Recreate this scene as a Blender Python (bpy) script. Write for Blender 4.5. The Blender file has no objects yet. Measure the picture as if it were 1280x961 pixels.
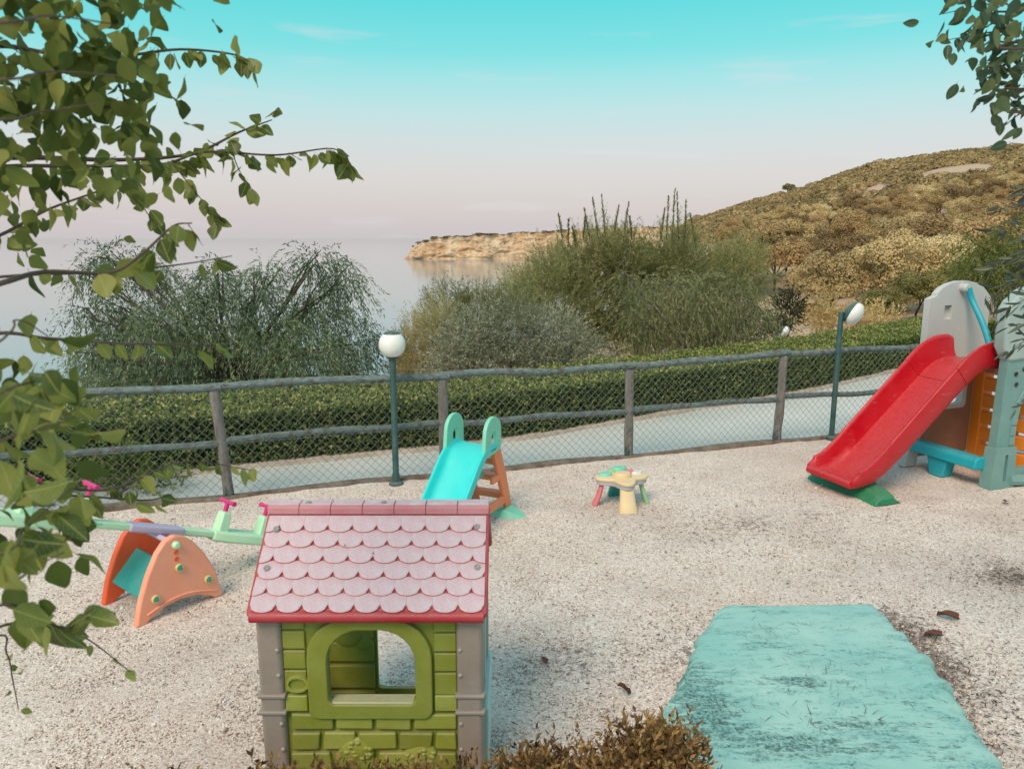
import bpy, bmesh, math, random
import numpy as np
from mathutils import Vector, Matrix, noise
from mathutils.geometry import tessellate_polygon
random.seed(7); rng = np.random.default_rng(7)
R = math.radians; PI = math.pi
S = bpy.context.scene; COL = S.collection
V = Vector

# ------------------------------------------------------------------ camera, sky, sun, exposure
H, PITCH, F = 2.35, R(10.84), 961.0
cd = bpy.data.cameras.new('camera'); cam = bpy.data.objects.new('camera', cd); COL.objects.link(cam)
cam.location = (0, 0, H); cam.rotation_euler = (PI/2 - PITCH, 0, 0)
cd.sensor_width = 36; cd.lens = F/1280*36; cd.clip_start = .05; cd.clip_end = 200000
cd.dof.use_dof = True; cd.dof.focus_distance = 6.0; cd.dof.aperture_fstop = 6.3
S.camera = cam

SUN_EL, SUN_AZ = R(47), R(206)          # azimuth clockwise from +Y
sl = bpy.data.lights.new('sun', 'SUN'); sl.energy = 1.5; sl.angle = R(26); sl.color = (1, .78, .60)
so = bpy.data.objects.new('sun', sl); COL.objects.link(so)
sd = V((math.sin(SUN_AZ)*math.cos(SUN_EL), math.cos(SUN_AZ)*math.cos(SUN_EL), math.sin(SUN_EL)))
so.rotation_euler = (-sd).to_track_quat('-Z', 'Y').to_euler()

W = bpy.data.worlds.new('World'); S.world = W; W.use_nodes = True
nt = W.node_tree; N = nt.nodes; L = nt.links; N.clear()
wo = N.new('ShaderNodeOutputWorld'); bg = N.new('ShaderNodeBackground'); L.new(bg.outputs[0], wo.inputs[0])
bg.inputs['Strength'].default_value = .1
sky = N.new('ShaderNodeTexSky'); sky.sky_type = 'NISHITA'; sky.sun_disc = False
sky.sun_elevation = SUN_EL; sky.sun_rotation = SUN_AZ; sky.dust_density = 2.0
tc = N.new('ShaderNodeTexCoord'); sx = N.new('ShaderNodeSeparateXYZ'); L.new(tc.outputs['Generated'], sx.inputs[0])
asn = N.new('ShaderNodeMath'); asn.operation = 'ARCSINE'; L.new(sx.outputs[2], asn.inputs[0])
mr = N.new('ShaderNodeMapRange'); L.new(asn.outputs[0], mr.inputs[0])
mr.inputs[1].default_value = 0; mr.inputs[2].default_value = PI/2
ramp = N.new('ShaderNodeValToRGB'); L.new(mr.outputs[0], ramp.inputs[0])
SKY = [(0, (.63, .575, .595)), (2.1, (.655, .59, .58)), (4.3, (.685, .64, .615)), (6.5, (.64, .685, .67)), (8.7, (.51, .74, .725)), (10.8, (.345, .755, .74)),
       (12.5, (.19, .74, .72)), (15.7, (.09, .70, .70)), (21, (.11, .65, .68)), (36, (.33, .60, .66)), (60, (.45, .57, .65)), (90, (.42, .52, .62))]
cr = ramp.color_ramp
while len(cr.elements) < len(SKY): cr.elements.new(.5)
for e, (deg, c) in zip(cr.elements, SKY): e.position = deg/90; e.color = (*c, 1)
# thin wisps of cloud
mp = N.new('ShaderNodeMapping'); L.new(tc.outputs['Generated'], mp.inputs[0]); mp.inputs['Scale'].default_value = (2.2, 2.2, 17)
mp.inputs['Location'].default_value = (3.1, .4, 0)
nz = N.new('ShaderNodeTexNoise'); L.new(mp.outputs[0], nz.inputs[0]); nz.inputs['Scale'].default_value = 2.6; nz.inputs['Detail'].default_value = 6
cm = N.new('ShaderNodeMapRange'); L.new(nz.outputs[0], cm.inputs[0]); cm.inputs[1].default_value = .60; cm.inputs[2].default_value = .80; cm.inputs[4].default_value = .5
mxc = N.new('ShaderNodeMix'); mxc.data_type = 'RGBA'; L.new(cm.outputs[0], mxc.inputs[0]); L.new(ramp.outputs[0], mxc.inputs[6]); mxc.inputs[7].default_value = (.74, .72, .74, 1)
sc_ = N.new('ShaderNodeMix'); sc_.data_type = 'RGBA'; sc_.blend_type = 'MULTIPLY'; sc_.inputs[0].default_value = 1
L.new(mxc.outputs[2], sc_.inputs[6]); sc_.inputs[7].default_value = (5.4, 5.4, 5.4, 1)
mx = N.new('ShaderNodeMix'); mx.data_type = 'RGBA'; mx.inputs[0].default_value = .88
L.new(sky.outputs[0], mx.inputs[6]); L.new(sc_.outputs[2], mx.inputs[7]); L.new(mx.outputs[2], bg.inputs[0])

S.view_settings.view_transform = 'Standard'; S.view_settings.look = 'None'
S.view_settings.exposure = .95; S.view_settings.gamma = 1
S.render.engine = 'CYCLES'; S.cycles.max_bounces = 8; S.cycles.use_denoising = True
S.cycles.sample_clamp_indirect = 6

# ------------------------------------------------------------------ helpers
def P(px, py, z=0.):                       # photo pixel -> point on the level z
    a, b = (px-640)/F, (480.5-py)/F
    d = V((a, math.cos(PITCH)+b*math.sin(PITCH), -math.sin(PITCH)+b*math.cos(PITCH)))
    return V((0, 0, H)) + d*((z-H)/d.z)
def Q(px, py, y):                          # photo pixel -> point at the distance y
    a, b = (px-640)/F, (480.5-py)/F
    d = V((a, math.cos(PITCH)+b*math.sin(PITCH), -math.sin(PITCH)+b*math.cos(PITCH)))
    return V((0, 0, H)) + d*(y/d.y)
def srgb(r, g, b):
    f = lambda c: c/12.92 if c <= .04045 else ((c+.055)/1.055)**2.4
    return (f(r/255), f(g/255), f(b/255), 1)

def nodes(name):
    m = bpy.data.materials.new(name); m.use_nodes = True
    n = m.node_tree.nodes; l = m.node_tree.links; n.clear()
    o = n.new('ShaderNodeOutputMaterial'); b = n.new('ShaderNodeBsdfPrincipled'); l.new(b.outputs[0], o.inputs[0])
    return m, n, l, b, o
def mixc(n, l, f, a, b, t='MIX'):
    x = n.new('ShaderNodeMix'); x.data_type = 'RGBA'; x.blend_type = t
    for s, v in ((0, f), (6, a), (7, b)):
        if hasattr(v, 'is_output'): l.new(v, x.inputs[s])
        else: x.inputs[s].default_value = v
    return x.outputs[2]
def tex(n, l, kind, scale, detail=4, co='Object', stretch=None, rough=.55):
    t = n.new('ShaderNodeTex'+kind); t.inputs['Scale'].default_value = scale
    if kind == 'Noise': t.inputs['Detail'].default_value = detail; t.inputs['Roughness'].default_value = rough
    c = n.new('ShaderNodeTexCoord'); src = c.outputs[co]
    if stretch:
        mm = n.new('ShaderNodeMapping'); mm.inputs['Scale'].default_value = stretch; l.new(src, mm.inputs[0]); src = mm.outputs[0]
    l.new(src, t.inputs['Vector']); return t
def rng_(n, l, src, a, b, c=0., d=1.):
    m = n.new('ShaderNodeMapRange'); l.new(src, m.inputs[0])
    for i, v in zip((1, 2, 3, 4), (a, b, c, d)): m.inputs[i].default_value = v
    return m.outputs[0]
def bump(n, l, b, src, strength, dist):
    k = n.new('ShaderNodeBump'); k.inputs['Strength'].default_value = strength; k.inputs['Distance'].default_value = dist
    l.new(src, k.inputs['Height']); l.new(k.outputs[0], b.inputs['Normal']); return k

def plastic(name, rgb, faded=None, rough=.42, dirt=.35, fade=.5):
    """moulded outdoor plastic: sun-bleached patches, dust in fine specks, small dents"""
    m, n, l, b, o = nodes(name); c = srgb(*rgb)
    f = srgb(*faded) if faded else tuple(min(1, x*.75+.12) for x in c[:3])+(1,)
    a = tex(n, l, 'Noise', 5, 5); col = mixc(n, l, rng_(n, l, a.outputs[0], .35, .7, 0, fade), c, f)
    d = tex(n, l, 'Noise', 42, 6, rough=.7); col = mixc(n, l, rng_(n, l, d.outputs[0], .55, .78, 0, dirt), col, tuple(x*.45+.02 for x in c[:3])+(1,))
    g = n.new('ShaderNodeNewGeometry'); gz = n.new('ShaderNodeSeparateXYZ'); l.new(g.outputs['Normal'], gz.inputs[0]); du = n.new('ShaderNodeMath'); du.operation = 'MULTIPLY'
    l.new(rng_(n, l, gz.outputs[2], .25, 1, 0, dirt*.9), du.inputs[0]); l.new(rng_(n, l, d.outputs[0], .40, .62, .25, 1), du.inputs[1]); col = mixc(n, l, du.outputs[0], col, srgb(176, 162, 150))
    sc2 = tex(n, l, 'Noise', 30, 3, stretch=(.25, 1.6, 2.2)); col = mixc(n, l, rng_(n, l, sc2.outputs[0], .64, .70, 0, .28), col, tuple(min(1, x*.6+.25) for x in c[:3])+(1,))
    l.new(col, b.inputs['Base Color'])
    l.new(rng_(n, l, a.outputs[0], .3, .7, rough-.06, rough+.16), b.inputs['Roughness'])
    bump(n, l, b, d.outputs[0], .12, .003)
    return m
def simple(name, rgb, rgb2=None, scale=10, rough=.8, bs=0, bd=.01, stretch=None, lo=.35, hi=.65, detail=6):
    m, n, l, b, o = nodes(name); t = tex(n, l, 'Noise', scale, detail, stretch=stretch, rough=.62)
    c1 = srgb(*rgb); c2 = srgb(*rgb2) if rgb2 else c1
    l.new(mixc(n, l, rng_(n, l, t.outputs[0], lo, hi), c1, c2), b.inputs['Base Color']); b.inputs['Roughness'].default_value = rough
    if bs: bump(n, l, b, t.outputs[0], bs, bd)
    return m
def foliage(name, cols, trans=.25, rough=.6):
    """leaf colours picked per leaf by the 'tint' attribute, part of the light passing through"""
    m, n, l, b, o = nodes(name)
    at = n.new('ShaderNodeAttribute'); at.attribute_name = 'tint'
    rp = n.new('ShaderNodeValToRGB'); l.new(at.outputs['Fac'], rp.inputs[0]); e = rp.color_ramp.elements
    while len(e) < len(cols): e.new(.5)
    for i, c in enumerate(cols): e[i].position = i/(len(cols)-1); e[i].color = srgb(*c)
    l.new(rp.outputs[0], b.inputs['Base Color']); b.inputs['Roughness'].default_value = rough; b.inputs['Specular IOR Level'].default_value = .3
    t = n.new('ShaderNodeBsdfTranslucent'); l.new(rp.outputs[0], t.inputs[0])
    s = n.new('ShaderNodeMixShader'); s.inputs[0].default_value = trans; l.new(b.outputs[0], s.inputs[1]); l.new(t.outputs[0], s.inputs[2]); l.new(s.outputs[0], o.inputs[0])
    return m

def tag(o, label=None, cat=None, group=None, kind=None):
    if label: o['label'] = label
    if cat: o['category'] = cat
    if group: o['group'] = group
    if kind: o['kind'] = kind
    return o
def thing(name, label, cat, loc=(0, 0, 0), rz=0., group=None):
    o = bpy.data.objects.new(name, None); COL.objects.link(o); o.location = loc; o.rotation_euler = (0, 0, rz)
    o.empty_display_size = .1
    return tag(o, label, cat, group)
def link(name, me, parent=None, mats=()):
    for m in mats: me.materials.append(m)
    o = bpy.data.objects.new(name, me); COL.objects.link(o)
    if parent: o.parent = parent
    return o
def place(name, me, parent, M):            # a piece that shares mesh data
    o = bpy.data.objects.new(name, me); COL.objects.link(o); o.parent = parent; o.matrix_local = M; return o

class MB:
    def __init__(s): s.v = []; s.f = []; s.m = []
    def add(s, vs, fs, mi=0):
        k = len(s.v); s.v += [tuple(x) for x in vs]; s.f += [tuple(k+i for i in f) for f in fs]; s.m += [mi]*len(fs); return s
    def box(s, lo, hi, mi=0, M=None):
        (a, b, c), (d, e, f) = lo, hi
        vs = [V(p) for p in ((a,b,c),(d,b,c),(d,e,c),(a,e,c),(a,b,f),(d,b,f),(d,e,f),(a,e,f))]
        if M: vs = [M @ p for p in vs]
        return s.add(vs, [(0,3,2,1),(4,5,6,7),(0,1,5,4),(1,2,6,5),(2,3,7,6),(3,0,4,7)], mi)
    def loft(s, rings, mi=0, closed=True, caps=True):
        n = len(rings[0]); vs = [p for r in rings for p in r]; fs = []
        for i in range(len(rings)-1):
            for j in range(n if closed else n-1):
                a, b = i*n+j, i*n+(j+1) % n; fs.append((a, b, b+n, a+n))
        if caps and closed: fs += [tuple(range(n-1, -1, -1)), tuple(range((len(rings)-1)*n, len(rings)*n))]
        return s.add(vs, fs, mi)
    def tube(s, pts, rad, n=8, mi=0, flat=1.):
        pts = [V(p) for p in pts]; rad = rad if hasattr(rad, '__len__') else [rad]*len(pts); rings = []
        up = V((0, 0, 1)) if abs((pts[-1]-pts[0]).normalized().z) < .9 else V((1, 0, 0))
        for i, p in enumerate(pts):
            t = (pts[min(i+1, len(pts)-1)]-pts[max(i-1, 0)]).normalized()
            x = t.cross(up).normalized(); y = x.cross(t)
            rings.append([p+x*math.cos(a)*rad[i]+y*math.sin(a)*rad[i]*flat for a in (2*PI*k/n for k in range(n))])
        return s.loft(rings, mi)
    def lathe(s, prof, n=16, M=Matrix(), mi=0):      # prof: (radius, height) along +Z
        return s.loft([[M @ V((max(r, 1e-4)*math.cos(2*PI*k/n), max(r, 1e-4)*math.sin(2*PI*k/n), z)) for k in range(n)] for r, z in prof], mi)
    def ball(s, c, r, n=12, mi=0, sc=(1, 1, 1), M=None):
        M = Matrix.Translation(c) @ (M or Matrix()) @ Matrix.Diagonal((*sc, 1))
        return s.lathe([(r*math.sin(PI*k/n), -r*math.cos(PI*k/n)) for k in range(n+1)], n*2, M, mi)
    def prism(s, outer, holes=(), d=.03, M=Matrix(), mi=0):
        loops = [list(outer)]+[list(h) for h in holes]; flat = [p for lp in loops for p in lp]; n = len(flat)
        tris = tessellate_polygon([[V((u, v, 0)) for u, v in lp] for lp in loops])
        vs = [M @ V((u, v, 0)) for u, v in flat]+[M @ V((u, v, d)) for u, v in flat]
        fs = [tuple(t) for t in tris]+[tuple(i+n for i in reversed(t)) for t in tris]; k = 0
        for lp in loops:
            q = len(lp); fs += [(k+i, k+(i+1) % q, k+(i+1) % q+n, k+i+n) for i in range(q)]; k += q
        return s.add(vs, fs, mi)
    def mesh(s, name, mats=(), smooth=40, fix=True, flat=False):
        me = bpy.data.meshes.new(name); me.from_pydata(s.v, [], s.f)
        for m in mats: me.materials.append(m)
        me.polygons.foreach_set('material_index', s.m)
        if fix:
            bm = bmesh.new(); bm.from_mesh(me); bmesh.ops.recalc_face_normals(bm, faces=bm.faces)
            if flat: bmesh.ops.dissolve_limit(bm, angle_limit=R(.6), verts=bm.verts, edges=bm.edges)
            bm.to_mesh(me); bm.free()
        if smooth:
            me.polygons.foreach_set('use_smooth', [True]*len(me.polygons))
            me.set_sharp_from_angle(angle=R(smooth))
        me.update(); return me
    def build(s, name, mats, parent=None, smooth=40, bevel=0, seg=2, fix=True):
        if not isinstance(mats, (list, tuple)): mats = [mats]
        o = link(name, s.mesh(name, mats, 0 if bevel else smooth, fix, bool(bevel)), parent)
        if bevel:
            o.data.polygons.foreach_set('use_smooth', [True]*len(o.data.polygons))
            b = o.modifiers.new('bevel', 'BEVEL'); b.width = bevel; b.segments = seg; b.limit_method = 'ANGLE'; b.angle_limit = R(35); b.harden_normals = True
        return o
XZ = lambda y=0, x=0, z=0: Matrix(((1,0,0,x),(0,0,1,y),(0,1,0,z),(0,0,0,1)))      # outline in x,z, depth along y
def rrect(x0, y0, x1, y1, r, n=5, top=None):
    """rounded rectangle, its upper corners may have their own radius"""
    rt = top if top is not None else r; pts = []
    for cx, cy, a0, q in ((x0+r, y0+r, 180, r), (x1-r, y0+r, 270, r), (x1-rt, y1-rt, 0, rt), (x0+rt, y1-rt, 90, rt)):
        pts += [(cx+q*math.cos(R(a0+90*k/n)), cy+q*math.sin(R(a0+90*k/n))) for k in range(n+1)]
    return pts
def bez(p, n=12):
    """smooth curve through points (Catmull-Rom)"""
    p = [V(x) for x in p]; q = [p[0]*2-p[1]]+p+[p[-1]*2-p[-2]]; out = []
    for i in range(1, len(q)-2):
        for k in range(n):
            t = k/n; a, b, c, d = q[i-1:i+3]
            out.append(.5*((2*b)+(c-a)*t+(2*a-5*b+4*c-d)*t*t+(3*b-a-3*c+d)*t**3))
    return out+[p[-1]]

# ------------------------------------------------------------------ leaves in bulk
def unit(n):
    v = rng.normal(size=(n, 3)); return v/np.linalg.norm(v, axis=1, keepdims=True)
def nrm(a): return a/np.maximum(np.linalg.norm(a, axis=1, keepdims=True), 1e-9)
def leaf_mesh(name, C, U, Vv, mats, tint, extra=None):
    """diamond leaves: centre, half length, half width; extra = MB joined into the same mesh with material 1"""
    n = len(C); vs = np.stack([C-U, C-U*.1+Vv, C+U, C-U*.1-Vv], 1).reshape(-1, 3)
    ev = np.array(extra.v, dtype=float).reshape(-1, 3) if extra else np.zeros((0, 3)); ef = extra.f if extra else []
    me = bpy.data.meshes.new(name); me.vertices.add(len(vs)+len(ev)); me.vertices.foreach_set('co', np.concatenate([vs, ev]).ravel())
    el = [i+4*n for f in ef for i in f]; cnt = np.array([4]*n+[len(f) for f in ef]); st = np.concatenate([[0], np.cumsum(cnt)[:-1]])
    me.loops.add(4*n+len(el)); me.loops.foreach_set('vertex_index', np.concatenate([np.arange(4*n), np.array(el, dtype=int)]).astype(np.int32))
    me.polygons.add(len(cnt)); me.polygons.foreach_set('loop_start', st.astype(np.int32))
    for m in mats: me.materials.append(m)
    me.polygons.foreach_set('material_index', np.array([0]*n+[1]*len(ef), dtype=np.int32))
    a = me.attributes.new('tint', 'FLOAT', 'FACE'); a.data.foreach_set('value', np.concatenate([np.clip(tint, 0, 1), np.full(len(ef), .2)]).astype(np.float32))
    me.update(calc_edges=True); me.validate(); return me
def twigs(clumps, per, length, mode, k, L_, W_, sag=0., spread=.6, flat=.35):
    """clumps (centre, radii) carry twigs, twigs carry k leaves each -> centres, half lengths, half widths, tints"""
    CC, UU, VV, TT = [], [], [], []
    for c, r in clumps:
        c = np.array(c); r = np.array(r); n = max(4, int(per*(r[0]*r[2]+r[0]*r[1]+r[1]*r[2])))
        d = unit(n); d[:, 2] += .15; rad = rng.random(n)**flat*rng.uniform(.75, 1.08, n)
        b = c+d*r*rad[:, None]
        if mode == 'up': t = nrm(d*.95+np.array([0, 0, .85])+rng.normal(size=(n, 3))*.38)
        elif mode == 'droop': t = nrm(d*.5+np.array([0, 0, -.5])+rng.normal(size=(n, 3))*.35)
        else: t = nrm(d+np.array([0, 0, .35])+rng.normal(size=(n, 3))*.45)
        l = length*rng.uniform(.5, 1.4, n); base_t = rng.random(n)*.8+random.uniform(-.2, .35)
        s = (np.arange(k)+rng.random((n, k)))/k
        pos = b[:, None, :]+t[:, None, :]*(l[:, None]*s)[:, :, None]; pos[:, :, 2] -= sag*l[:, None]*s**2
        tt = t[:, None, :]+np.array([0, 0, -2*sag])*s[:, :, None]
        ax = nrm((tt+rng.normal(size=(n, k, 3))*spread).reshape(-1, 3)); pos = pos.reshape(-1, 3)
        ll = (L_*rng.uniform(.6, 1.25, len(pos)))[:, None]
        U = ax*ll*.5; Wd = nrm(np.cross(ax, unit(len(pos))))*ll*(W_/L_)*.5
        CC.append(pos+U); UU.append(U); VV.append(Wd); TT.append(np.repeat(base_t, k)*.6+rng.random(n*k)*.4)
    return map(np.concatenate, (CC, UU, VV, TT))
def limbs(base, clumps, r0, fork=.35, wob=.12, sub=3, n=6):
    mb = MB(); base = V(base); cen = sum((V(c) for c, r in clumps), V())/len(clumps)
    f = base.lerp(V((cen.x, cen.y, cen.z)), fork); mb.tube(bez([base-V((0, 0, .15)), base.lerp(f, .5)+V((random.uniform(-wob, wob), 0, 0)), f], 4), [r0]+[r0*.75]*8, n)
    for c, r in clumps:
        c = V(c); m = f.lerp(c, .5)+V((random.uniform(-1, 1)*wob, random.uniform(-1, 1)*wob, wob*.8))
        pts = bez([f, m, c], 4); mb.tube(pts, [r0*(.42-.34*i/8) for i in range(len(pts))], 5)
        for j in range(sub):
            e = c+V((random.gauss(0, .6)*r[0], random.gauss(0, .6)*r[1], random.uniform(-.2, .9)*r[2])); s0 = f.lerp(c, random.uniform(.55, .9))
            mb.tube([s0, s0.lerp(e, .5)+V((0, 0, .08)), e], [r0*.16, r0*.12, r0*.05], 4)
    return mb
def tree(name, label, cat, base, clumps, mat, bark, r0=.08, group=None, per=30, length=.5, mode='out', k=8, L_=.1, W_=.03, sag=0., spread=.6, fork=.35, flat=.35):
    t = thing(name, label, cat, base, 0, group); b = V(base); loc = [(V(c)-b, r) for c, r in clumps]
    limbs((0, 0, 0), loc, r0, fork).build('trunk', bark, t)
    C, U, Vv, T = twigs(loc, per, length, mode, k, L_, W_, sag, spread, flat)
    link('crown', leaf_mesh('crown', C, U, Vv, [mat], T), t); return t

# ------------------------------------------------------------------ materials
def gravel_mat():
    m, n, l, b, o = nodes('pale_gravel')
    v = tex(n, l, 'Voronoi', 105); rp = n.new('ShaderNodeValToRGB')
    hs = n.new('ShaderNodeSeparateColor'); l.new(v.outputs['Color'], hs.inputs[0]); l.new(hs.outputs[0], rp.inputs[0]); e = rp.color_ramp.elements
    for _ in range(4): e.new(.5)
    for i, (p, c) in enumerate(((0, (126, 110, 101)), (.08, (184, 166, 154)), (.25, (208, 192, 181)), (.6, (219, 206, 196)), (.85, (228, 217, 208)), (1, (240, 233, 226)))):
        e[i].position = p; e[i].color = srgb(*c)
    big = tex(n, l, 'Noise', .9, 6); col = mixc(n, l, rng_(n, l, big.outputs[0], .42, .75, 0, .45), rp.outputs[0], srgb(158, 138, 127))
    sp = tex(n, l, 'Noise', 26, 8, rough=.75); col = mixc(n, l, rng_(n, l, sp.outputs[0], .63, .74, 0, .6), col, srgb(112, 94, 84))
    pt = tex(n, l, 'Noise', 3.2, 7, rough=.7); col = mixc(n, l, rng_(n, l, pt.outputs[0], .60, .78, 0, .5), col, srgb(130, 106, 94))
    at = n.new('ShaderNodeAttribute'); at.attribute_name = 'dirt'; dn = n.new('ShaderNodeMath'); l.new(at.outputs['Fac'], dn.inputs[0]); l.new(rng_(n, l, sp.outputs[0], .35, .65, -.8, .6), dn.inputs[1])
    col = mixc(n, l, rng_(n, l, dn.outputs[0], .30, .9, 0, .8), col, srgb(92, 74, 66))
    l.new(col, b.inputs['Base Color']); b.inputs['Roughness'].default_value = .92; b.inputs['Specular IOR Level'].default_value = .2
    ad = n.new('ShaderNodeMath'); ad.operation = 'SUBTRACT'; l.new(sp.outputs[0], ad.inputs[0]); l.new(v.outputs['Distance'], ad.inputs[1])
    bump(n, l, b, ad.outputs[0], .45, .008); return m
def road_mat():
    m, n, l, b, o = nodes('worn_green_paving')
    a = tex(n, l, 'Noise', .7, 6); f = tex(n, l, 'Noise', 45, 5, rough=.7)
    c = mixc(n, l, rng_(n, l, a.outputs[0], .35, .7), srgb(186, 194, 190), srgb(208, 208, 203))
    c = mixc(n, l, rng_(n, l, f.outputs[0], .52, .75, 0, .5), c, srgb(120, 142, 142)); l.new(c, b.inputs['Base Color'])
    b.inputs['Roughness'].default_value = .85; bump(n, l, b, f.outputs[0], .4, .006); return m
def slab_mat():
    m, n, l, b, o = nodes('teal_painted_concrete')
    a = tex(n, l, 'Noise', 1.5, 7, rough=.65); f = tex(n, l, 'Noise', 60, 6, rough=.75); s = tex(n, l, 'Noise', 4.2, 9, stretch=(1, 2.4, 1), rough=.72)
    c = mixc(n, l, rng_(n, l, a.outputs[0], .38, .66), srgb(140, 192, 185), srgb(170, 208, 200))
    c = mixc(n, l, rng_(n, l, s.outputs[0], .50, .74, 0, .65), c, srgb(92, 156, 153))
    ft = n.new('ShaderNodeMath'); ft.operation = 'MULTIPLY'; l.new(rng_(n, l, f.outputs[0], .5, .62), ft.inputs[0]); l.new(rng_(n, l, s.outputs[0], .5, .66), ft.inputs[1])
    c = mixc(n, l, ft.outputs[0], c, srgb(40, 104, 104))
    g = tex(n, l, 'Noise', 2.6, 8, rough=.7); g2 = n.new('ShaderNodeMath'); g2.operation = 'MULTIPLY'; l.new(rng_(n, l, g.outputs[0], .58, .72), g2.inputs[0]); l.new(rng_(n, l, f.outputs[0], .42, .56), g2.inputs[1])
    c = mixc(n, l, g2.outputs[0], c, srgb(76, 92, 90))
    k = tex(n, l, 'Noise', 9, 8, stretch=(1, 3.2, 1), rough=.75); at = n.new('ShaderNodeAttribute'); at.attribute_name = 'dirt'; dn = n.new('ShaderNodeMath'); l.new(at.outputs['Fac'], dn.inputs[0]); l.new(rng_(n, l, k.outputs[0], .35, .68, -1.05, .30), dn.inputs[1])
    dm = n.new('ShaderNodeMath'); dm.operation = 'MULTIPLY'; l.new(rng_(n, l, dn.outputs[0], .0, .45, 0, .95), dm.inputs[0]); l.new(rng_(n, l, f.outputs[0], .40, .58, .12, 1), dm.inputs[1])
    c = mixc(n, l, dm.outputs[0], c, srgb(54, 92, 92)); l.new(c, b.inputs['Base Color'])
    b.inputs['Roughness'].default_value = .78; bump(n, l, b, f.outputs[0], .35, .006); return m
def wood_mat():
    m, n, l, b, o = nodes('weathered_green_wood')
    g = tex(n, l, 'Noise', 9, 8, co='Generated', stretch=(1, 3, 3), rough=.7); f = tex(n, l, 'Noise', 14, 6, rough=.7)
    c = mixc(n, l, rng_(n, l, g.outputs[0], .4, .62), srgb(66, 92, 94), srgb(136, 146, 144)); c = mixc(n, l, rng_(n, l, f.outputs[0], .48, .64, 0, .9), c, srgb(84, 70, 64))
    l.new(c, b.inputs['Base Color']); b.inputs['Roughness'].default_value = .85; bump(n, l, b, f.outputs[0], .7, .012); return m
def post_mat():
    m, n, l, b, o = nodes('bare_post_wood')
    f = tex(n, l, 'Noise', 16, 8, stretch=(1, 1, .2), rough=.72); c = mixc(n, l, rng_(n, l, f.outputs[0], .35, .65), srgb(98, 90, 86), srgb(150, 144, 140))
    z = n.new('ShaderNodeSeparateXYZ'); cc = n.new('ShaderNodeTexCoord'); l.new(cc.outputs['Object'], z.inputs[0])
    nn = n.new('ShaderNodeMath'); nn.operation = 'ADD'; l.new(z.outputs[2], nn.inputs[0]); l.new(rng_(n, l, f.outputs[0], 0, 1, -.25, .25), nn.inputs[1])
    c = mixc(n, l, rng_(n, l, nn.outputs[0], .12, .24, .9, 0), c, srgb(26, 62, 64)); l.new(c, b.inputs['Base Color']); b.inputs['Roughness'].default_value = .9
    bump(n, l, b, f.outputs[0], .8, .015); return m
G = gravel_mat(); ROAD = road_mat(); SLAB = slab_mat(); WOOD = wood_mat(); POST = post_mat()
BARK = simple('bark', (96, 84, 74), (62, 54, 48), 14, .9, .6, .01); PALEBARK = simple('pale_bark', (150, 140, 128), (104, 94, 84), 14, .9, .5, .01)
KERB = simple('mossy_kerb', (140, 126, 114), (94, 78, 66), 7, .92, .6, .01); PALE = simple('pale_concrete_edge', (196, 184, 174), (168, 152, 140), 9, .9, .4, .008)
SOIL = simple('dry_soil', (128, 104, 74), (88, 82, 50), .35, .95, .5, .05)
DGREEN = plastic('dark_green_paint', (30, 74, 74), rough=.4); GLOBE = plastic('opal_globe', (236, 238, 236), (226, 226, 220), rough=.25, dirt=.12)

# ------------------------------------------------------------------ terrain, sea, headland
DD = [0, 9, 12.5, 16, 22, 45, 100, 150, 200, 300, 450, 600, 1000]
TZ = {-180: [-.2, -.2, -.2, 0, .3, 2, 5, 7, 9, 12, 14, 14, 14], -95: [-.2, -.2, -.3, -.6, -1.2, -4, -10, -15, -20, -30, -40, -45, -50],
      -10: [-.2, -.2, -.3, -1.2, -3, -12, -30, -36, -40, -44, -48, -50, -50], 0: [-.2, -.2, -.3, -1, -2.2, -9, -25, -33, -36, -40, -45, -50, -50],
      8: [-.2, -.2, -.3, -.8, -1.6, -5, -12, -15, -18, -25, -36, -45, -50], 13: [-.2, -.2, -.3, -.7, -1.3, -3.3, -3.6, -2, 0, 5, 11.5, 5, -40],
      19: [-.2, -.2, -.3, -.6, -1.2, -2.5, -1.6, .8, 4, 12, 25, 18, -20], 25: [-.2, -.2, -.25, -.5, -1, -2, -1, 2.5, 8, 22, 40, 36, 0],
      30: [-.2, -.2, -.25, -.4, -.8, -1.6, 0, 4, 10.3, 25.7, 43.5, 41, 10], 35: [-.2, -.2, -.2, -.3, -.6, -1.2, .6, 5, 11.5, 28, 45, 44, 20],
      60: [-.2, -.2, -.2, 0, .3, 2, 6, 12, 20, 38, 62, 62, 40], 110: [-.2, -.2, -.2, 0, .3, 2, 6, 12, 20, 34, 50, 50, 40], 180: [-.2, -.2, -.2, 0, .3, 2, 5, 7, 9, 12, 14, 14, 14]}
AZ = sorted(TZ)
def terrain_z(x, y):
    d = math.hypot(x, y); a = math.degrees(math.atan2(x, y))
    i = max(k for k in range(len(AZ)-1) if AZ[k] <= a); t = (a-AZ[i])/(AZ[i+1]-AZ[i]); t = t*t*(3-2*t)*.5+t*.5
    r0, r1 = np.interp(d, DD, TZ[AZ[i]]), np.interp(d, DD, TZ[AZ[i+1]])
    z = r0*(1-t)+r1*t
    if d > 16: z += noise.fractal(V((x, y, 0))/60, 1, 2, 4)*min(3.5, (d-16)*.03)*.5
    return z
rings = [0.3, 3, 6, 9, 11, 12.5, 14, 16, 18, 20, 22, 26, 30, 36, 42, 50, 58, 66, 76, 88, 100, 115, 130, 150, 170, 190, 215, 240, 265, 290, 320, 350, 380, 410, 440, 470, 510, 560, 620, 700, 800, 900, 1000]
angs = list(range(-180, -30, 5))+[x*.75 for x in range(-40, 81)]+list(range(65, 180, 5))
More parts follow.
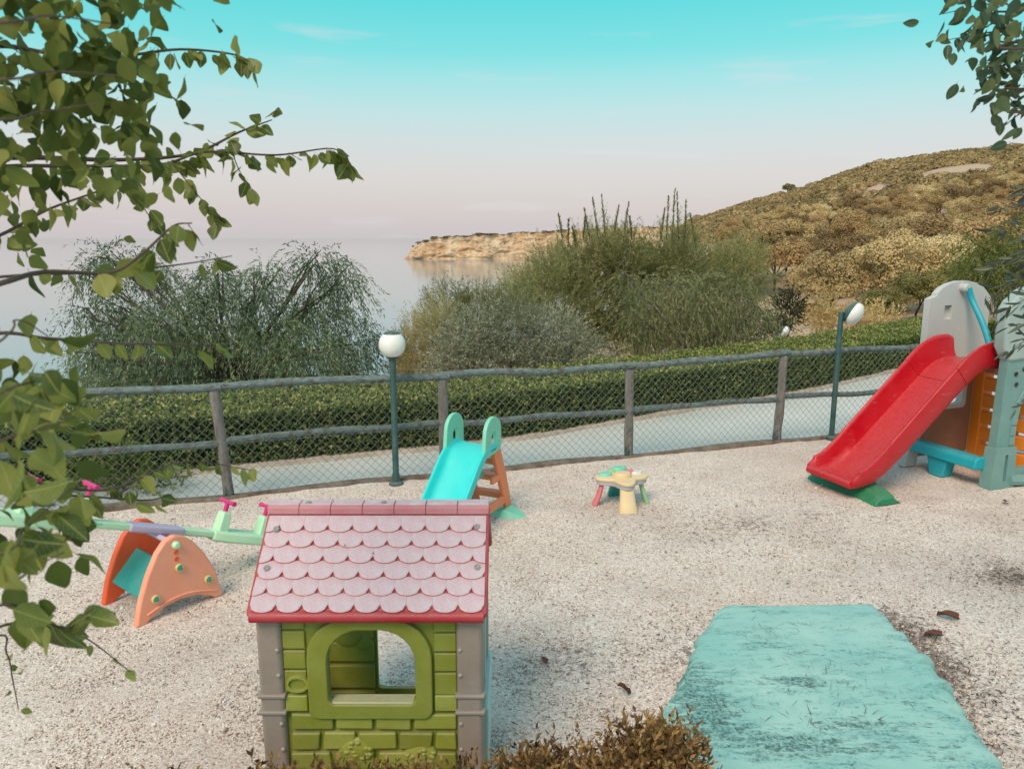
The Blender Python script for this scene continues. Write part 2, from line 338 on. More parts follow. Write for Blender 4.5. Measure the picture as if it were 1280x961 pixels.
mb = MB(); ra = []
for d in rings: ra.append([V((d*math.sin(R(a)), d*math.cos(R(a)), terrain_z(d*math.sin(R(a)), d*math.cos(R(a))))) for a in angs])
mb.loft(ra, caps=False); 
def hill_mat():
    m, n, l, b, o = nodes('dry_hillside')
    a = tex(n, l, 'Noise', .05, 8, rough=.65); f = tex(n, l, 'Noise', .9, 6, rough=.7)
    c = mixc(n, l, rng_(n, l, f.outputs[0], .35, .65), srgb(206, 178, 156), srgb(176, 150, 122)); c = mixc(n, l, rng_(n, l, a.outputs[0], .50, .64), c, srgb(150, 128, 92))
    l.new(c, b.inputs['Base Color']); b.inputs['Roughness'].default_value = .95; bump(n, l, b, f.outputs[0], .8, .4); return m
tag(mb.build('hillside_terrain', hill_mat(), fix=False), kind='structure')

def sea_mat():
    m, n, l, b, o = nodes('calm_sea')
    b.inputs['Base Color'].default_value = srgb(140, 152, 156); b.inputs['Roughness'].default_value = .07; b.inputs['IOR'].default_value = 1.33
    t = tex(n, l, 'Noise', .12, 5, stretch=(1, .5, 1)); t2 = tex(n, l, 'Noise', 1.1, 4)
    ad = n.new('ShaderNodeMath'); l.new(t.outputs[0], ad.inputs[0]); l.new(t2.outputs[0], ad.inputs[1]); bump(n, l, b, ad.outputs[0], .03, .5); return m
mb = MB(); rr = [60, 300, 1000, 3000, 9000, 30000, 90000]
mb.loft([[V((d*math.sin(2*PI*k/48), d*math.cos(2*PI*k/48), -28)) for k in range(48)] for d in rr], caps=False)
tag(mb.build('sea', sea_mat(), fix=False, smooth=0), kind='structure')

def cliff_mat():
    m, n, l, b, o = nodes('sandstone_cliff')
    g = n.new('ShaderNodeNewGeometry'); z = n.new('ShaderNodeSeparateXYZ'); l.new(g.outputs['Normal'], z.inputs[0])
    a = tex(n, l, 'Noise', .045, 8, rough=.7); s = tex(n, l, 'Noise', .03, 7, stretch=(1, 1, 6), rough=.65); f = tex(n, l, 'Noise', .16, 8, rough=.75)
    c = mixc(n, l, rng_(n, l, a.outputs[0], .38, .62), srgb(214, 176, 138), srgb(232, 208, 178)); c = mixc(n, l, rng_(n, l, s.outputs[0], .5, .6, 0, .65), c, srgb(182, 128, 92))  # sandstone tones, warmed to carry the cliff's sunlit glow
    c = mixc(n, l, rng_(n, l, f.outputs[0], .56, .66, 0, .8), c, srgb(120, 86, 66))
    top = mixc(n, l, rng_(n, l, f.outputs[0], .46, .56), srgb(176, 136, 102), srgb(84, 76, 52)); c = mixc(n, l, rng_(n, l, z.outputs[2], .72, .88), c, top)
    l.new(c, b.inputs['Base Color']); b.inputs['Roughness'].default_value = .95; bump(n, l, b, f.outputs[0], 1, 3); return m
path = bez([(-152, 1130, 0), (-149, 1108, 0), (-120, 1096, 0), (-85, 1101, 0), (-50, 1092, 0), (-5, 1103, 0), (60, 1096, 0), (150, 1080, 0), (260, 1040, 0), (420, 980, 0)], 26)
mb = MB(); rings_ = []
for i, p in enumerate(path):
    u = i/(len(path)-1); xx = p.x; hgt = float(np.interp(xx, [-152, -146, -130, -105, -60, 0, 40, 200, 420], [5, 16, 24, 29, 33, 35, 38, 45, 60]))+noise.fractal(V((xx/28, 3, 0)), 1, 2, 4)*1.0
    t = (path[min(i+1, len(path)-1)]-path[max(i-1, 0)]).normalized(); nb = V((-t.y, t.x, 0)); col = []
    for k in range(46):
        v = k/45
        if v < .62:
            w = v/.62; z = -30+hgt*w+2*w; back = 10*w**1.5
            q = p+nb*back+V((0, 0, z)); dn = noise.fractal(V((q.x/16, q.y/16, q.z/9)), 1, 2, 5)*5.0+noise.fractal(V((q.x/40, 7, q.z/60)), 1, 2, 3)*6+abs(noise.noise(V((q.x/11, 1, q.z/30))))*-3
            q -= nb*dn*min(1, w*6)*(1-.25*w)
        else:
            w = (v-.62)/.38; q = p+nb*(10+w*170)+V((0, 0, -28+hgt-5*w+noise.fractal(V((xx/25, w*8, 0)), 1, 2, 4)*1.6)); q.x += (w*70 if xx < -60 else w*20)*(1 if xx < 0 else .3)
        col.append(q)
    rings_.append(col)
mb.loft(rings_, closed=False)
tag(mb.build('cliff_headland', cliff_mat(), fix=False, smooth=0), kind='structure')
C, U, Vv, T = [], [], [], []
for i in range(420):
    col = random.choice(rings_); q = col[random.choice((27, 28, 28, 29, 29, 30, 31, 32, 33, 34))]
    if q.x > 120: continue
    r_ = random.uniform(.8, 2.4); m_ = 40; dd = unit(m_); dd[:, 2] = np.abs(dd[:, 2])*.8; nn_ = nrm(dd+rng.normal(size=(m_, 3))*.3); a_ = nrm(np.cross(nn_, unit(m_)))
    C.append(np.array([q.x+random.uniform(-4, 4), q.y+random.uniform(-2, 4), q.z-.3])+dd*np.array([r_*2.2, r_*1.6, r_])); U.append(a_*r_*.5); Vv.append(np.cross(nn_, a_)*r_*.3); T.append(rng.random(m_))
tag(link('cliff_top_scrub', leaf_mesh('cliff_top_scrub', *map(np.concatenate, (C, U, Vv)), [foliage('cliff_scrub_leaf', [(58, 52, 38), (96, 82, 56), (132, 106, 72)], .1)], np.concatenate(T))), kind='stuff')

# ------------------------------------------------------------------ playground ground, kerb, path
def fy(x): return 7.6+.3375*x
mb = MB(); nx, ny = 170, 150; gr = []
for j in range(ny+1):
    row = []
    for i in range(nx+1):
        x = -9+20*i/nx; t = j/ny; t = 1-(1-t)**1.15; y = -5+(fy(x)+4.98)*t
        row.append(V((x, y, noise.fractal(V((x*.9, y*.9, 0)), 1, 2, 4)*.018+.004+noise.noise(V((x*3.3, y*3.3, 2)))*.014+noise.noise(V((x*6.5, y*6.5, 7)))*.009)))
    gr.append(row)
mb.loft(gr, closed=False); gg = tag(mb.build('gravel_ground', G, fix=False), kind='structure')
DIRT = [(*P(px, py).xy, rx, ry, w) for px, py, rx, ry, w in ((1195, 900, .45, .6, 1), (1275, 722, .3, .16, 1.1), (1150, 835, .25, .5, .8), (1105, 770, .2, .25, .7), (875, 660, .5, .2, .5), (1060, 690, .8, .3, .35), (560, 715, .7, .4, .3), (690, 830, .4, .3, .4), (1010, 650, .9, .3, .4), (870, 830, .2, .5, .5), (760, 850, .5, .4, .3), (1230, 660, .8, .3, .4), (290, 800, .5, .4, .3))]
da = gg.data.attributes.new('dirt', 'FLOAT', 'POINT'); da.data.foreach_set('value', [sum(w*math.exp(-((v.co.x-x)/rx)**2-((v.co.y-y)/ry)**2) for x, y, rx, ry, w in DIRT)*(.7+.9*noise.fractal(v.co*1.8, 1, 2, 4)) for v in gg.data.vertices])
HEDGE = [V((-9.5, 5.3, 0)), V((-5.5, 6.9, 0)), V((-2.52, 8.04, 0)), V((0, 9.06, 0)), V((2.39, 10.6, 0)), V((4.5, 11.9, 0)), V((7.0, 13.9, 0)), V((11, 17.2, 0))]
HP = bez(HEDGE, 10)
def hy(x):
    for a, b in zip(HP, HP[1:]):
        if a.x <= x <= b.x: return a.y+(b.y-a.y)*(x-a.x)/max(b.x-a.x, 1e-6)
    return HP[-1].y
mb = MB(); xs = [-9+.4*i for i in range(50)]
mb.loft([[V((x, fy(x)+.02, -.075)) for x in xs], [V((x, (fy(x)+hy(x))/2, -.06)) for x in xs], [V((x, hy(x)+.4, -.08)) for x in xs]], closed=False)
tag(mb.build('path', ROAD, fix=False), kind='structure')
mb = MB(); mb.loft([[V((x, y, z)) for y, z in ((fy(x)-.03, -.1), (fy(x)-.03, .035+.012*math.sin(x*5)), (fy(x)+.09, .03+.015*math.sin(x*3.1)), (fy(x)+.10, -.1))] for x in [-9+.2*i for i in range(100)]])
tag(mb.build('kerb', KERB, bevel=.01), kind='structure')
mb = MB(); mb.loft([[V((x, y, z)) for y, z in ((hy(x)-.09-.07*noise.noise(V((x*1.6, 0, 0))), -.1), (hy(x)-.08-.07*noise.noise(V((x*1.6, 0, 0))), -.035), (hy(x)+.3, -.02), (hy(x)+.31, -.1))] for x in [-9+.2*i for i in range(97)]])
tag(mb.build('path_edging', PALE), kind='structure')

# the painted concrete slab that leads up to the viewer
edgeL = [P(905, 757), P(868, 815), P(850, 865), P(828, 905), P(800, 955), P(775, 1010), P(745, 1100)]
edgeR = [P(1088, 755), P(1125, 800), P(1150, 830), P(1178, 868), P(1205, 915), P(1238, 968), P(1290, 1050)]
eL = bez(edgeL, 14); eR = bez(edgeR, 14); sl_ = []
for i in range(len(eL)):
    t = i/(len(eL)-1); row = []
    wob = .05*noise.noise(V((i*.37, 0, 0)))+.02*noise.noise(V((i*.9, 0, 3))), .06*noise.noise(V((i*.33, 9, 0)))+.02*noise.noise(V((i*.9, 4, 3)))
    for k in range(33):
        s = k/32; q = eL[i].lerp(eR[i], s)+V((wob[0]*(1-s)+wob[1]*s, 0, 0)); edge = min(s, 1-s)
        z = .062+.10*t+noise.fractal(V((q.x*2, q.y*2, 0)), 1, 2, 4)*.008
        if t < .14: z -= .03*(1-t/.14)
        z -= .05*max(0, 1-edge/.028)**2+.04*max(0, 1-t/.03)**2
        q.z = z; row.append(q)
    sl_.append([V((row[0].x-.004, row[0].y, -.06))]+row+[V((row[-1].x+.004, row[-1].y, -.06))])
sl_.insert(0, [V((p.x, p.y+.012, -.06)) for p in sl_[0]])
mb = MB(); mb.loft(sl_, closed=False); so_ = tag(mb.build('concrete_slab', SLAB, smooth=70, fix=False), kind='structure')
STAIN = [(*P(px, py, .1).xy, rx, ry, w) for px, py, rx, ry, w in ((1000, 853, .22, .07, 1.0), (1020, 945, .24, .09, 1.0), (1075, 912, .22, .06, .8), (880, 890, .2, .22, .9), (865, 840, .14, .3, .7), (985, 803, .4, .06, .6), (1120, 880, .3, .06, .5), (1150, 940, .25, .12, .5), (925, 930, .3, .12, .6), (1090, 775, .3, .1, .4))]
da = so_.data.attributes.new('dirt', 'FLOAT', 'POINT'); da.data.foreach_set('value', [sum(w*math.exp(-((v.co.x-x)/rx)**2-((v.co.y-y)/ry)**2) for x, y, rx, ry, w in STAIN) for v in so_.data.vertices])

# loose pebbles on the gravel
n = 52000; u = rng.random(n); d = 2.9*(7.8/2.9)**u; a = rng.uniform(-.62, .62, n)
px_, py_ = d*np.sin(a), d*np.cos(a); ok = (py_ < 7.5+.3375*px_); px_, py_ = px_[ok], py_[ok]; n = len(px_)
octv = np.array([(1,0,0),(0,1,0),(-1,0,0),(0,-1,0),(0,0,.8),(0,0,-.8)]); octf = np.array([(0,1,4),(1,2,4),(2,3,4),(3,0,4),(1,0,5),(2,1,5),(3,2,5),(0,3,5)])
sz = rng.uniform(.003, .0075, n)*(1+.8*(rng.random(n) > .97)+1.3*(rng.random(n) > .995)); ang = rng.random(n)*6.28
zz = np.array([noise.fractal(V((x*.9, y*.9, 0)), 1, 2, 4)*.018+.005 for x, y in zip(px_, py_)])
vs = octv[None]*sz[:, None, None]*rng.uniform(.6, 1.35, (n, 6, 1)); c, s = np.cos(ang)[:, None], np.sin(ang)[:, None]
vx = vs[:, :, 0]*c-vs[:, :, 1]*s+px_[:, None]; vy = vs[:, :, 0]*s+vs[:, :, 1]*c+py_[:, None]; vz = vs[:, :, 2]+zz[:, None]
me = bpy.data.meshes.new('pebbles'); me.vertices.add(6*n); me.vertices.foreach_set('co', np.stack([vx, vy, vz], 2).ravel())
fs = (octf[None]+6*np.arange(n)[:, None, None]).reshape(-1, 3); me.loops.add(len(fs)*3); me.loops.foreach_set('vertex_index', fs.ravel().astype(np.int32))
me.polygons.add(len(fs)); me.polygons.foreach_set('loop_start', (np.arange(len(fs))*3).astype(np.int32))
at = me.attributes.new('tint', 'FLOAT', 'FACE'); at.data.foreach_set('value', np.repeat(rng.random(n), 8).astype(np.float32)); me.update(calc_edges=True)
tag(link('loose_pebbles', me, None, [foliage('pebble_stone', [(120, 104, 95), (192, 176, 165), (212, 199, 189), (224, 214, 205), (244, 239, 233)], 0, .9)]), kind='stuff')

# needles and dark litter
def litter(name, spots, n, L_, cols, z0=.012, thin=1.):
    C, T = [], []
    for (x, y, r, w) in spots:
        m_ = int(n*w); q = rng.normal(size=(m_, 2))*r*.5; C.append(np.stack([x+q[:, 0], y+q[:, 1], np.full(m_, z0)+rng.random(m_)*.012], 1))
    C = np.concatenate(C); m_ = len(C); a = rng.random(m_)*6.28; ll = L_*rng.uniform(.3, 1.3, m_)
    U = np.stack([np.cos(a)*ll/2, np.sin(a)*ll/2, rng.normal(size=m_)*ll*.10], 1); Wv = nrm(np.cross(U, np.array([0, 0, 1.])+rng.normal(size=(m_, 3))*.5))*rng.uniform(.0015, .004, m_)[:, None]*thin
    return tag(link(name, leaf_mesh(name, C, U, Wv, [foliage(name+'_tone', cols, 0, .9)], rng.random(m_))), kind='stuff')
sp = [(*P(px, py).xy, r, w) for px, py, r, w in ((1190, 890, .5, 1), (1215, 940, .45, 1.1), (1120, 790, .28, .5), (1160, 850, .35, .6), (870, 800, .3, .3), (690, 830, .6, .15), (1268, 722, .26, 1.2), (880, 660, .6, .5), (1230, 730, .5, .5),
      (560, 760, .8, .1), (760, 860, .6, .2), (1060, 700, .9, .3), (900, 690, .7, .3), (240, 830, .8, .1), (1260, 850, .5, .7), (820, 640, .8, .25), (1000, 660, .9, .3), (700, 700, 1, .25), (1200, 660, .8, .3))]
litter('dark_ground_litter', sp, 420, .035, [(44, 34, 30), (70, 54, 46), (104, 80, 64), (60, 52, 48)])
sp = [(*P(px, py).xy, r, w) for px, py, r, w in ((1000, 853, .14, .5), (1040, 848, .12, .2), (1070, 915, .2, .6), (1025, 945, .2, .7), (975, 800, .4, .5), (1120, 880, .4, .5), (900, 900, .35, .7), (1000, 880, .8, 1.4), (920, 940, .4, .6), (1100, 940, .4, .5))]
litter('needles_on_slab', sp, 55, .075, [(66, 74, 70), (92, 98, 92), (60, 60, 54), (120, 108, 90)], .13, .5)

# dry fallen leaves
def dryleaf_mesh(curl, seed):
    random.seed(seed); mb = MB(); rows = []
    for i in range(7):
        t = i/6; w = .32*math.sin(PI*min(1, t*.93+.05))**.8; rows.append([V((s*w, t, curl*(abs(s)**1.5)*.16+math.sin(t*3+s)*.09*curl+random.uniform(-.03, .03))) for s in (-1, -.5, 0, .5, 1)])
    mb.loft(rows, closed=False); return mb.mesh('dry_leaf', [DRY], 60, False)
DRY = simple('dry_leaf_brown', (116, 74, 58), (78, 50, 42), 18, .95)
for i, (px, py, sc, rz, tilt, lab) in enumerate(((1198, 778, .13, 1.4, .1, 'curled brown dry leaf on the gravel right of the slab, upper of two'), (1178, 799, .12, 1.7, .05, 'flat reddish brown dry leaf right of the slab, lower of two'),
        (786, 872, .11, 2.2, .75, 'dry brown leaf standing on edge in gravel right of the playhouse'), (683, 834, .06, .4, .2, 'small brown leaf scrap on gravel beside the playhouse'), (1258, 629, .09, 2.5, .15, 'dark red dry leaf lying near the grey tower foot'))):
    o = link('dry_leaf', dryleaf_mesh(1.2-.1*i, i)); o.location = P(px, py)+V((0, 0, .02)); o.rotation_euler = (tilt, .1, rz); o.scale = (sc,)*3
    tag(o, lab, 'leaf')

# ------------------------------------------------------------------ fence
fe = thing('rustic_fence', 'rustic round-log fence with chain link mesh between playground gravel and path', 'fence', (0, 0, 0))
px_f = [-6.45, -4.5, -2.59, -.68, 1.27, 3.08, 4.97, 6.9, 8.8]; tops = [1.0, 1.02, 1.01, 1.0, .985, 1.03, 1.0, 1.02, 1.0]
def log(a, b, r, wob, n=9, seg=14):
    a, b = V(a), V(b); pts = []; rd = []; o1 = random.random()*50
    for i in range(seg+1):
        t = i/seg; pts.append(a.lerp(b, t)+V((0, noise.noise(V((o1, t*3, 0)))*wob, noise.noise(V((o1, t*2.6, 9)))*wob))); rd.append(r*(1+.16*noise.noise(V((o1+20, t*6, 0)))))
    return MB().tube(pts, rd, n)
fp = []
for i, x in enumerate(px_f):
    random.seed(40+i); lean = [0, 0, -.08, .0, -.02, .02, -.02, 0, 0][i]
    b = V((x, fy(x)+.03, -.1)); t = V((x+lean, fy(x)+.03, tops[i]-.01)); fp.append((b, t))
    o = log((0, 0, 0), t-b, .048, .02, 9, 8).build('post', POST, fe, smooth=60); o.location = b
for i in range(len(fp)-1):
    random.seed(70+i); sag = V((0, .0, 0))
    a = fp[i][1]+V((-.06, 0, .0)); b = fp[i+1][1]+V((.06, 0, .012))
    log(a+V((0, -.012, .03)), b+V((0, .012, .02)), .038, .03).build('rail', WOOD, fe, smooth=60)
    a = fp[i][0].lerp(fp[i][1], .58); b = fp[i+1][0].lerp(fp[i+1][1], .575)
    log(a+V((-.03, -.0, random.uniform(-.02, .02))), b+V((.03, 0, random.uniform(-.02, .02))), .032, .034).build('rail', WOOD, fe, smooth=60)
WIRE = simple('mesh_wire', (112, 126, 124), (84, 96, 96), 20, .5); mb = MB(); w = .082
for i in range(len(fp)-1):
    a, b = fp[i][0], fp[i+1][0]; a = V((a.x, a.y-.06, .0)); b = V((b.x, b.y-.06, .0)); Ln = (b-a).length; d = (b-a)/Ln; Hh = 1.0
    for sgn in (1, -1):
        s = -Hh if sgn == 1 else 0
        while s < (Ln if sgn == 1 else Ln+Hh):
            t0 = max(0, -s if sgn == 1 else s-Ln); t1 = min(Hh, Ln-s if sgn == 1 else s)
            if t1 > t0+.01:
                p0 = a+d*(s+sgn*t0)+V((0, 0, t0+.02)); p1 = a+d*(s+sgn*t1)+V((0, 0, t1+.02)); pm = p0.lerp(p1, .5)+V((0, random.uniform(-.012, .012), 0))
                mb.tube([p0, pm, p1], .0021, 3)
            s += w
    mb.tube([a+V((0, 0, .52)), b+V((0, 0, .52))], .0022, 3)
tag(mb.build('wire_mesh', WIRE, fe, smooth=0, fix=False), kind='stuff')

# ------------------------------------------------------------------ lamps
def lamp(label, base, gz, gr, tilt, ax=0., sc=(1, 1, 1), pole_r=.03):
    t = thing('globe_lamp', label, 'lamp post', base, ax, 'globe lamps along the path')
    MB().lathe([(.07, -.1), (.07, .03), (pole_r*1.25, .05), (pole_r*1.2, .12), (pole_r, .13), (pole_r, gz-gr*.85), (pole_r*1.5, gz-gr*.8)], 12).build('pole', DGREEN, t)
    M = Matrix.Translation((0, 0, gz)) @ Matrix.Rotation(tilt, 4, 'Y')
    MB().ball((0, 0, 0), gr, 12, 0, sc, ).mesh
    g = MB().ball((0, 0, 0), gr, 12, 0, sc).build('globe', GLOBE, t); g.matrix_local = M
    c = MB().lathe([(gr*.62, gr*.80*sc[2]), (gr*.60, gr*.86*sc[2]), (gr*.42, gr*.97*sc[2]), (gr*.2, gr*1.04*sc[2]), (.001, gr*1.06*sc[2])], 16).build('cap', DGREEN, t); c.matrix_local = M
    k = MB().lathe([(gr*.45, -gr*1.02*sc[2]), (gr*.5, -gr*.86*sc[2]), (gr*.5, -gr*.8*sc[2])], 14).build('collar', DGREEN, t); k.matrix_local = M if tilt == 0 else Matrix.Translation((0, 0, gz-gr*.1))
    return t
lamp('white globe lamp on green post, tallest in view, left of the turquoise slide', (-1.115, 7.09, 0), 1.37, .125, 0)
def side_lamp(label, base, pole_h, gr):
    t = thing('globe_lamp', label, 'lamp post', base, 0, 'globe lamps along the path')
    MB().lathe([(.06, -.1), (.06, .03), (.034, .05), (.03, .12), (.03, pole_h), (.026, pole_h+.01)], 12).build('pole', DGREEN, t)
    ax = V((.70, -.50, -.42)).normalized(); q = ax.to_track_quat('Z', 'Y').to_matrix().to_4x4(); M = Matrix.Translation(V((.03, 0, pole_h-.02))+V((gr*.85, -.01, gr*.05))) @ q
    g = MB().ball((0, 0, 0), gr, 12, 0, (1, 1, .68)).build('globe', GLOBE, t); g.matrix_local = M
    c = MB().lathe([(gr*.98, -gr*.2), (gr*1.0, -gr*.27), (gr*.86, -gr*.46), (gr*.55, -gr*.66), (gr*.25, -gr*.76), (.001, -gr*.78)], 18).build('cap', DGREEN, t); c.matrix_local = M
side_lamp('tilted globe lamp on green post, beside the fence by the red slide', (3.78, 8.82, 0), 1.5, .135)
side_lamp('small distant tilted lamp rising behind the hedge, right of the pine', (*Q(971, 440, 18).xy, -.75), .93, .14)
b4 = Q(236, 500, 14.5); lamp('low distant lamp with a flat globe seen under the rail at left', (b4.x, b4.y, -.95), .75, .13, 0, 0, (1, 1, .45))

# ------------------------------------------------------------------ hedge along the path
HEDGE_L = foliage('hedge_leaf', [(38, 56, 28), (72, 90, 42), (108, 120, 60), (158, 162, 88), (190, 186, 118)], .32); HCORE = simple('hedge_twigs', (30, 34, 20), (44, 42, 28), 12, .95)
ht = thing('clipped_hedge', 'long clipped green hedge running along the far side of the path', 'hedge', (0, 0, 0))
hw, hh = 1.5, .53; core = MB(); cs = []
dirs = [(HP[min(i+1, len(HP)-1)]-HP[max(i-1, 0)]).normalized() for i in range(len(HP))]
for p, t in zip(HP, dirs):
    nb = V((-t.y, t.x, 0)); cs.append([p+nb*.07+V((0, 0, -.1)), p+nb*.06+V((0, 0, hh-.1)), p+nb*.12+V((0, 0, hh-.06)), p+nb*(hw-.1)+V((0, 0, hh-.05)), p+nb*(hw-.06)+V((0, 0, -.5))])
core.loft(cs); core.build('branches', HCORE, ht)
seg = [(HP[i], HP[i+1]) for i in range(len(HP)-1)]; ln = np.array([(b-a).length for a, b in seg]); cum = np.concatenate([[0], np.cumsum(ln)])
def hedge_pts(n, face):
    s = rng.random(n)*cum[-1]; i = np.clip(np.searchsorted(cum, s)-1, 0, len(seg)-1); t = (s-cum[i])/ln[i]
    A = np.array([a for a, b in seg]); B = np.array([b for a, b in seg]); D = nrm(B-A); Nb = np.stack([-D[:, 1], D[:, 0], 0*D[:, 0]], 1)
    p = A[i]*(1-t)[:, None]+B[i]*t[:, None]; nb = Nb[i]; wv = np.array([noise.noise(V((x*1.7, 0, 0)))*.035+noise.noise(V((x*5, 5, 0)))*.03 for x in s])
    if face == 'front': v = rng.random(n); off = rng.random(n)**1.5*.10+wv-.02+.03*(1-v); p = p+nb*off[:, None]; p[:, 2] = -.08+v*(hh+.08); out = -nb+np.array([0, 0, .3])
    else: v = rng.random(n); p = p+nb*(v*hw)[:, None]; p[:, 2] = hh-rng.random(n)**1.5*.09+wv+.035*np.array([noise.noise(V((x*3, y*4, 0))) for x, y in zip(s, v)]); out = np.array([0, 0, 1.])+0*nb
    return p, out
Cs, Us, Vs, Ts = [], [], [], []
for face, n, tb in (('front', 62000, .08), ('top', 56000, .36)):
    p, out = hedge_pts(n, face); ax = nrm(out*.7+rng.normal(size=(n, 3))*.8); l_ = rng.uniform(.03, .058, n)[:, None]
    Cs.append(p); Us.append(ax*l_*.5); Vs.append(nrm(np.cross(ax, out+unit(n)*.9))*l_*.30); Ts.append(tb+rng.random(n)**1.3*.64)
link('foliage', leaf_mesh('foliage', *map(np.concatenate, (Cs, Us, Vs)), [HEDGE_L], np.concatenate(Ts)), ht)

# ------------------------------------------------------------------ trees and shrubs behind the path
def cl(lst, Y, dy=.8):
    out = []
    for px, py, rx, ry in lst:
        y = Y+random.uniform(-1, 1)*dy; k = y*1.02/F; out.append((Q(px, py, y), (rx*k, max(rx, ry)*k*.9, ry*k)))
    return out
def base_at(px, Y): q = Q(px, 400, Y); return (q.x, Y, terrain_z(q.x, Y)-.05)
random.seed(11)
F_PEP = foliage('pepper_leaf', [(50, 74, 62), (80, 104, 82), (112, 130, 96), (150, 162, 124), (178, 184, 146)], .42)
F_OLI = foliage('olive_leaf', [(78, 86, 66), (124, 128, 102), (168, 168, 142), (206, 204, 182)], .3)
F_PIN = foliage('pine_needle', [(80, 86, 50), (124, 126, 78), (164, 162, 108), (198, 192, 142)], .42)
F_YEL = foliage('yellowed_needle', [(136, 130, 90), (182, 170, 122), (212, 198, 154)], .42)
F_WEE = foliage('grey_willow_leaf', [(76, 84, 54), (118, 124, 84), (152, 154, 110), (186, 182, 150)], .38)
F_OCH = foliage('ochre_pine_needle', [(128, 102, 64), (172, 138, 88), (204, 168, 114), (226, 196, 142)], .35)
F_OCH2 = foliage('pale_ochre_needle', [(140, 116, 72), (188, 160, 106), (220, 194, 138), (238, 218, 170)], .38)
F_DRK = foliage('dark_shrub_leaf', [(40, 44, 30), (62, 64, 44), (88, 84, 60)], .2)
F_BRT = foliage('bright_shrub_leaf', [(60, 78, 30), (104, 120, 50), (146, 152, 80)], .35)
tree('pepper_tree', 'weeping grey-green tree with feathery drooping crown left of the lamp', 'tree', base_at(305, 13.5),
     cl([(135, 322, 28, 16), (112, 345, 18, 18), (195, 348, 26, 26), (272, 342, 22, 18), (250, 368, 34, 28), (334, 345, 20, 18), (318, 365, 30, 26), (395, 328, 26, 20), (428, 352, 26, 28), (395, 385, 34, 26), (345, 410, 44, 26), (270, 412, 46, 30), (205, 405, 44, 32), (150, 395, 32, 30), (440, 430, 32, 38), (385, 440, 52, 36), (310, 455, 60, 34), (230, 460, 60, 34), (160, 450, 50, 40), (104, 395, 18, 16), (150, 490, 50, 26), (450, 480, 30, 28), (110, 450, 24, 30), (270, 495, 60, 24), (350, 492, 60, 24), (200, 490, 50, 26)], 13.5, 1.0),
     F_PEP, BARK, .13, per=420, length=.5, mode='droop', k=13, L_=.085, W_=.019, sag=.65, spread=.5, flat=.5, fork=.45)
tree('yellow_pine_shrub', 'yellowed feathery young pine just right of the white globe lamp', 'shrub', base_at(525, 14.5),
     cl([(520, 440, 22, 36), (545, 420, 22, 34), (530, 470, 26, 24), (505, 465, 16, 26)], 14.2, .4), F_YEL, BARK, .05, per=680, length=.34, mode='up', k=20, L_=.075, W_=.010, spread=.65)
tree('young_pine', 'bushy olive-green young pine with upright shoots behind the grey olive shrub', 'tree', base_at(580, 15.5),
     cl([(560, 388, 26, 24), (600, 400, 34, 30), (640, 395, 34, 30), (575, 430, 34, 30)], 15.4, .5), F_PIN, BARK, .07, per=480, length=.4, mode='up', k=22, L_=.08, W_=.011, spread=.65)
tree('olive_shrub', 'silver-grey olive shrub rounded behind the fence, left of the big pine', 'shrub', base_at(640, 13),
     cl([(590, 428, 42, 32), (640, 418, 44, 34), (690, 425, 42, 34), (725, 445, 28, 26), (610, 460, 50, 24), (680, 460, 55, 24), (560, 450, 24, 26), (640, 455, 60, 26), (590, 465, 40, 22), (700, 465, 44, 22), (550, 470, 24, 18)], 12.6, .5), F_OLI, PALEBARK, .07, per=760, length=.26, mode='out', k=14, L_=.05, W_=.015, spread=.7)
tree('big_pine', 'large bushy green pine with spiky upright shoots against the sea and sky', 'tree', base_at(800, 19),
     cl([(690, 352, 30, 34), (735, 335, 34, 30), (780, 330, 34, 28), (838, 336, 40, 30), (890, 350, 40, 36), (755, 315, 14, 20), (845, 312, 12, 18), (700, 385, 52, 50), (760, 372, 60, 50), (830, 370, 60, 50), (900, 390, 46, 44), (660, 375, 26, 34), (770, 420, 70, 34), (860, 420, 60, 30), (930, 350, 26, 40)], 19, 1.1),
     F_PIN, BARK, .16, per=200, length=.55, mode='up', k=34, L_=.10, W_=.0125, spread=.7, fork=.4)
pt = None
# the long bare leaders standing out of the pine top
sh = []
for px, top, bot in ((703, 268, 300), (710, 275, 310), (737, 262, 300), (748, 248, 300), (757, 244, 300), (766, 258, 300), (779, 254, 300), (729, 272, 300), (790, 272, 300), (833, 246, 300), (840, 237, 300), (848, 242, 300), (856, 252, 300), (826, 262, 300), (870, 268, 310), (720, 285, 310)):
    sh.append((Q(px, bot, 19), Q(px+random.uniform(-8, 8), top, 19)))
C, U, Vv, T = [], [], [], []
ob = V(base_at(800, 19)); mbs = MB()
for a, b in sh:
    mbs.tube([a-ob, b-ob], [.010, .003], 4); n = 150; s = rng.random(n)**.75; pos = np.array(a-ob)[None]*(1-s)[:, None]+np.array(b-ob)[None]*s[:, None]
    ax = nrm(np.array([0, 0, 1.])+rng.normal(size=(n, 3))*.30); l_ = (rng.uniform(.08, .17, n)*(1.15-.6*s))[:, None]
    C.append(pos+ax*l_*.5); U.append(ax*l_*.5); Vv.append(nrm(np.cross(ax, unit(n)))*.0075); T.append(rng.random(n)*.7)
big = [o for o in COL.objects if o.name == 'big_pine'][0]
link('leader_shoots', leaf_mesh('leader_shoots', *map(np.concatenate, (C, U, Vv)), [F_PIN, BARK], np.concatenate(T), mbs), big)
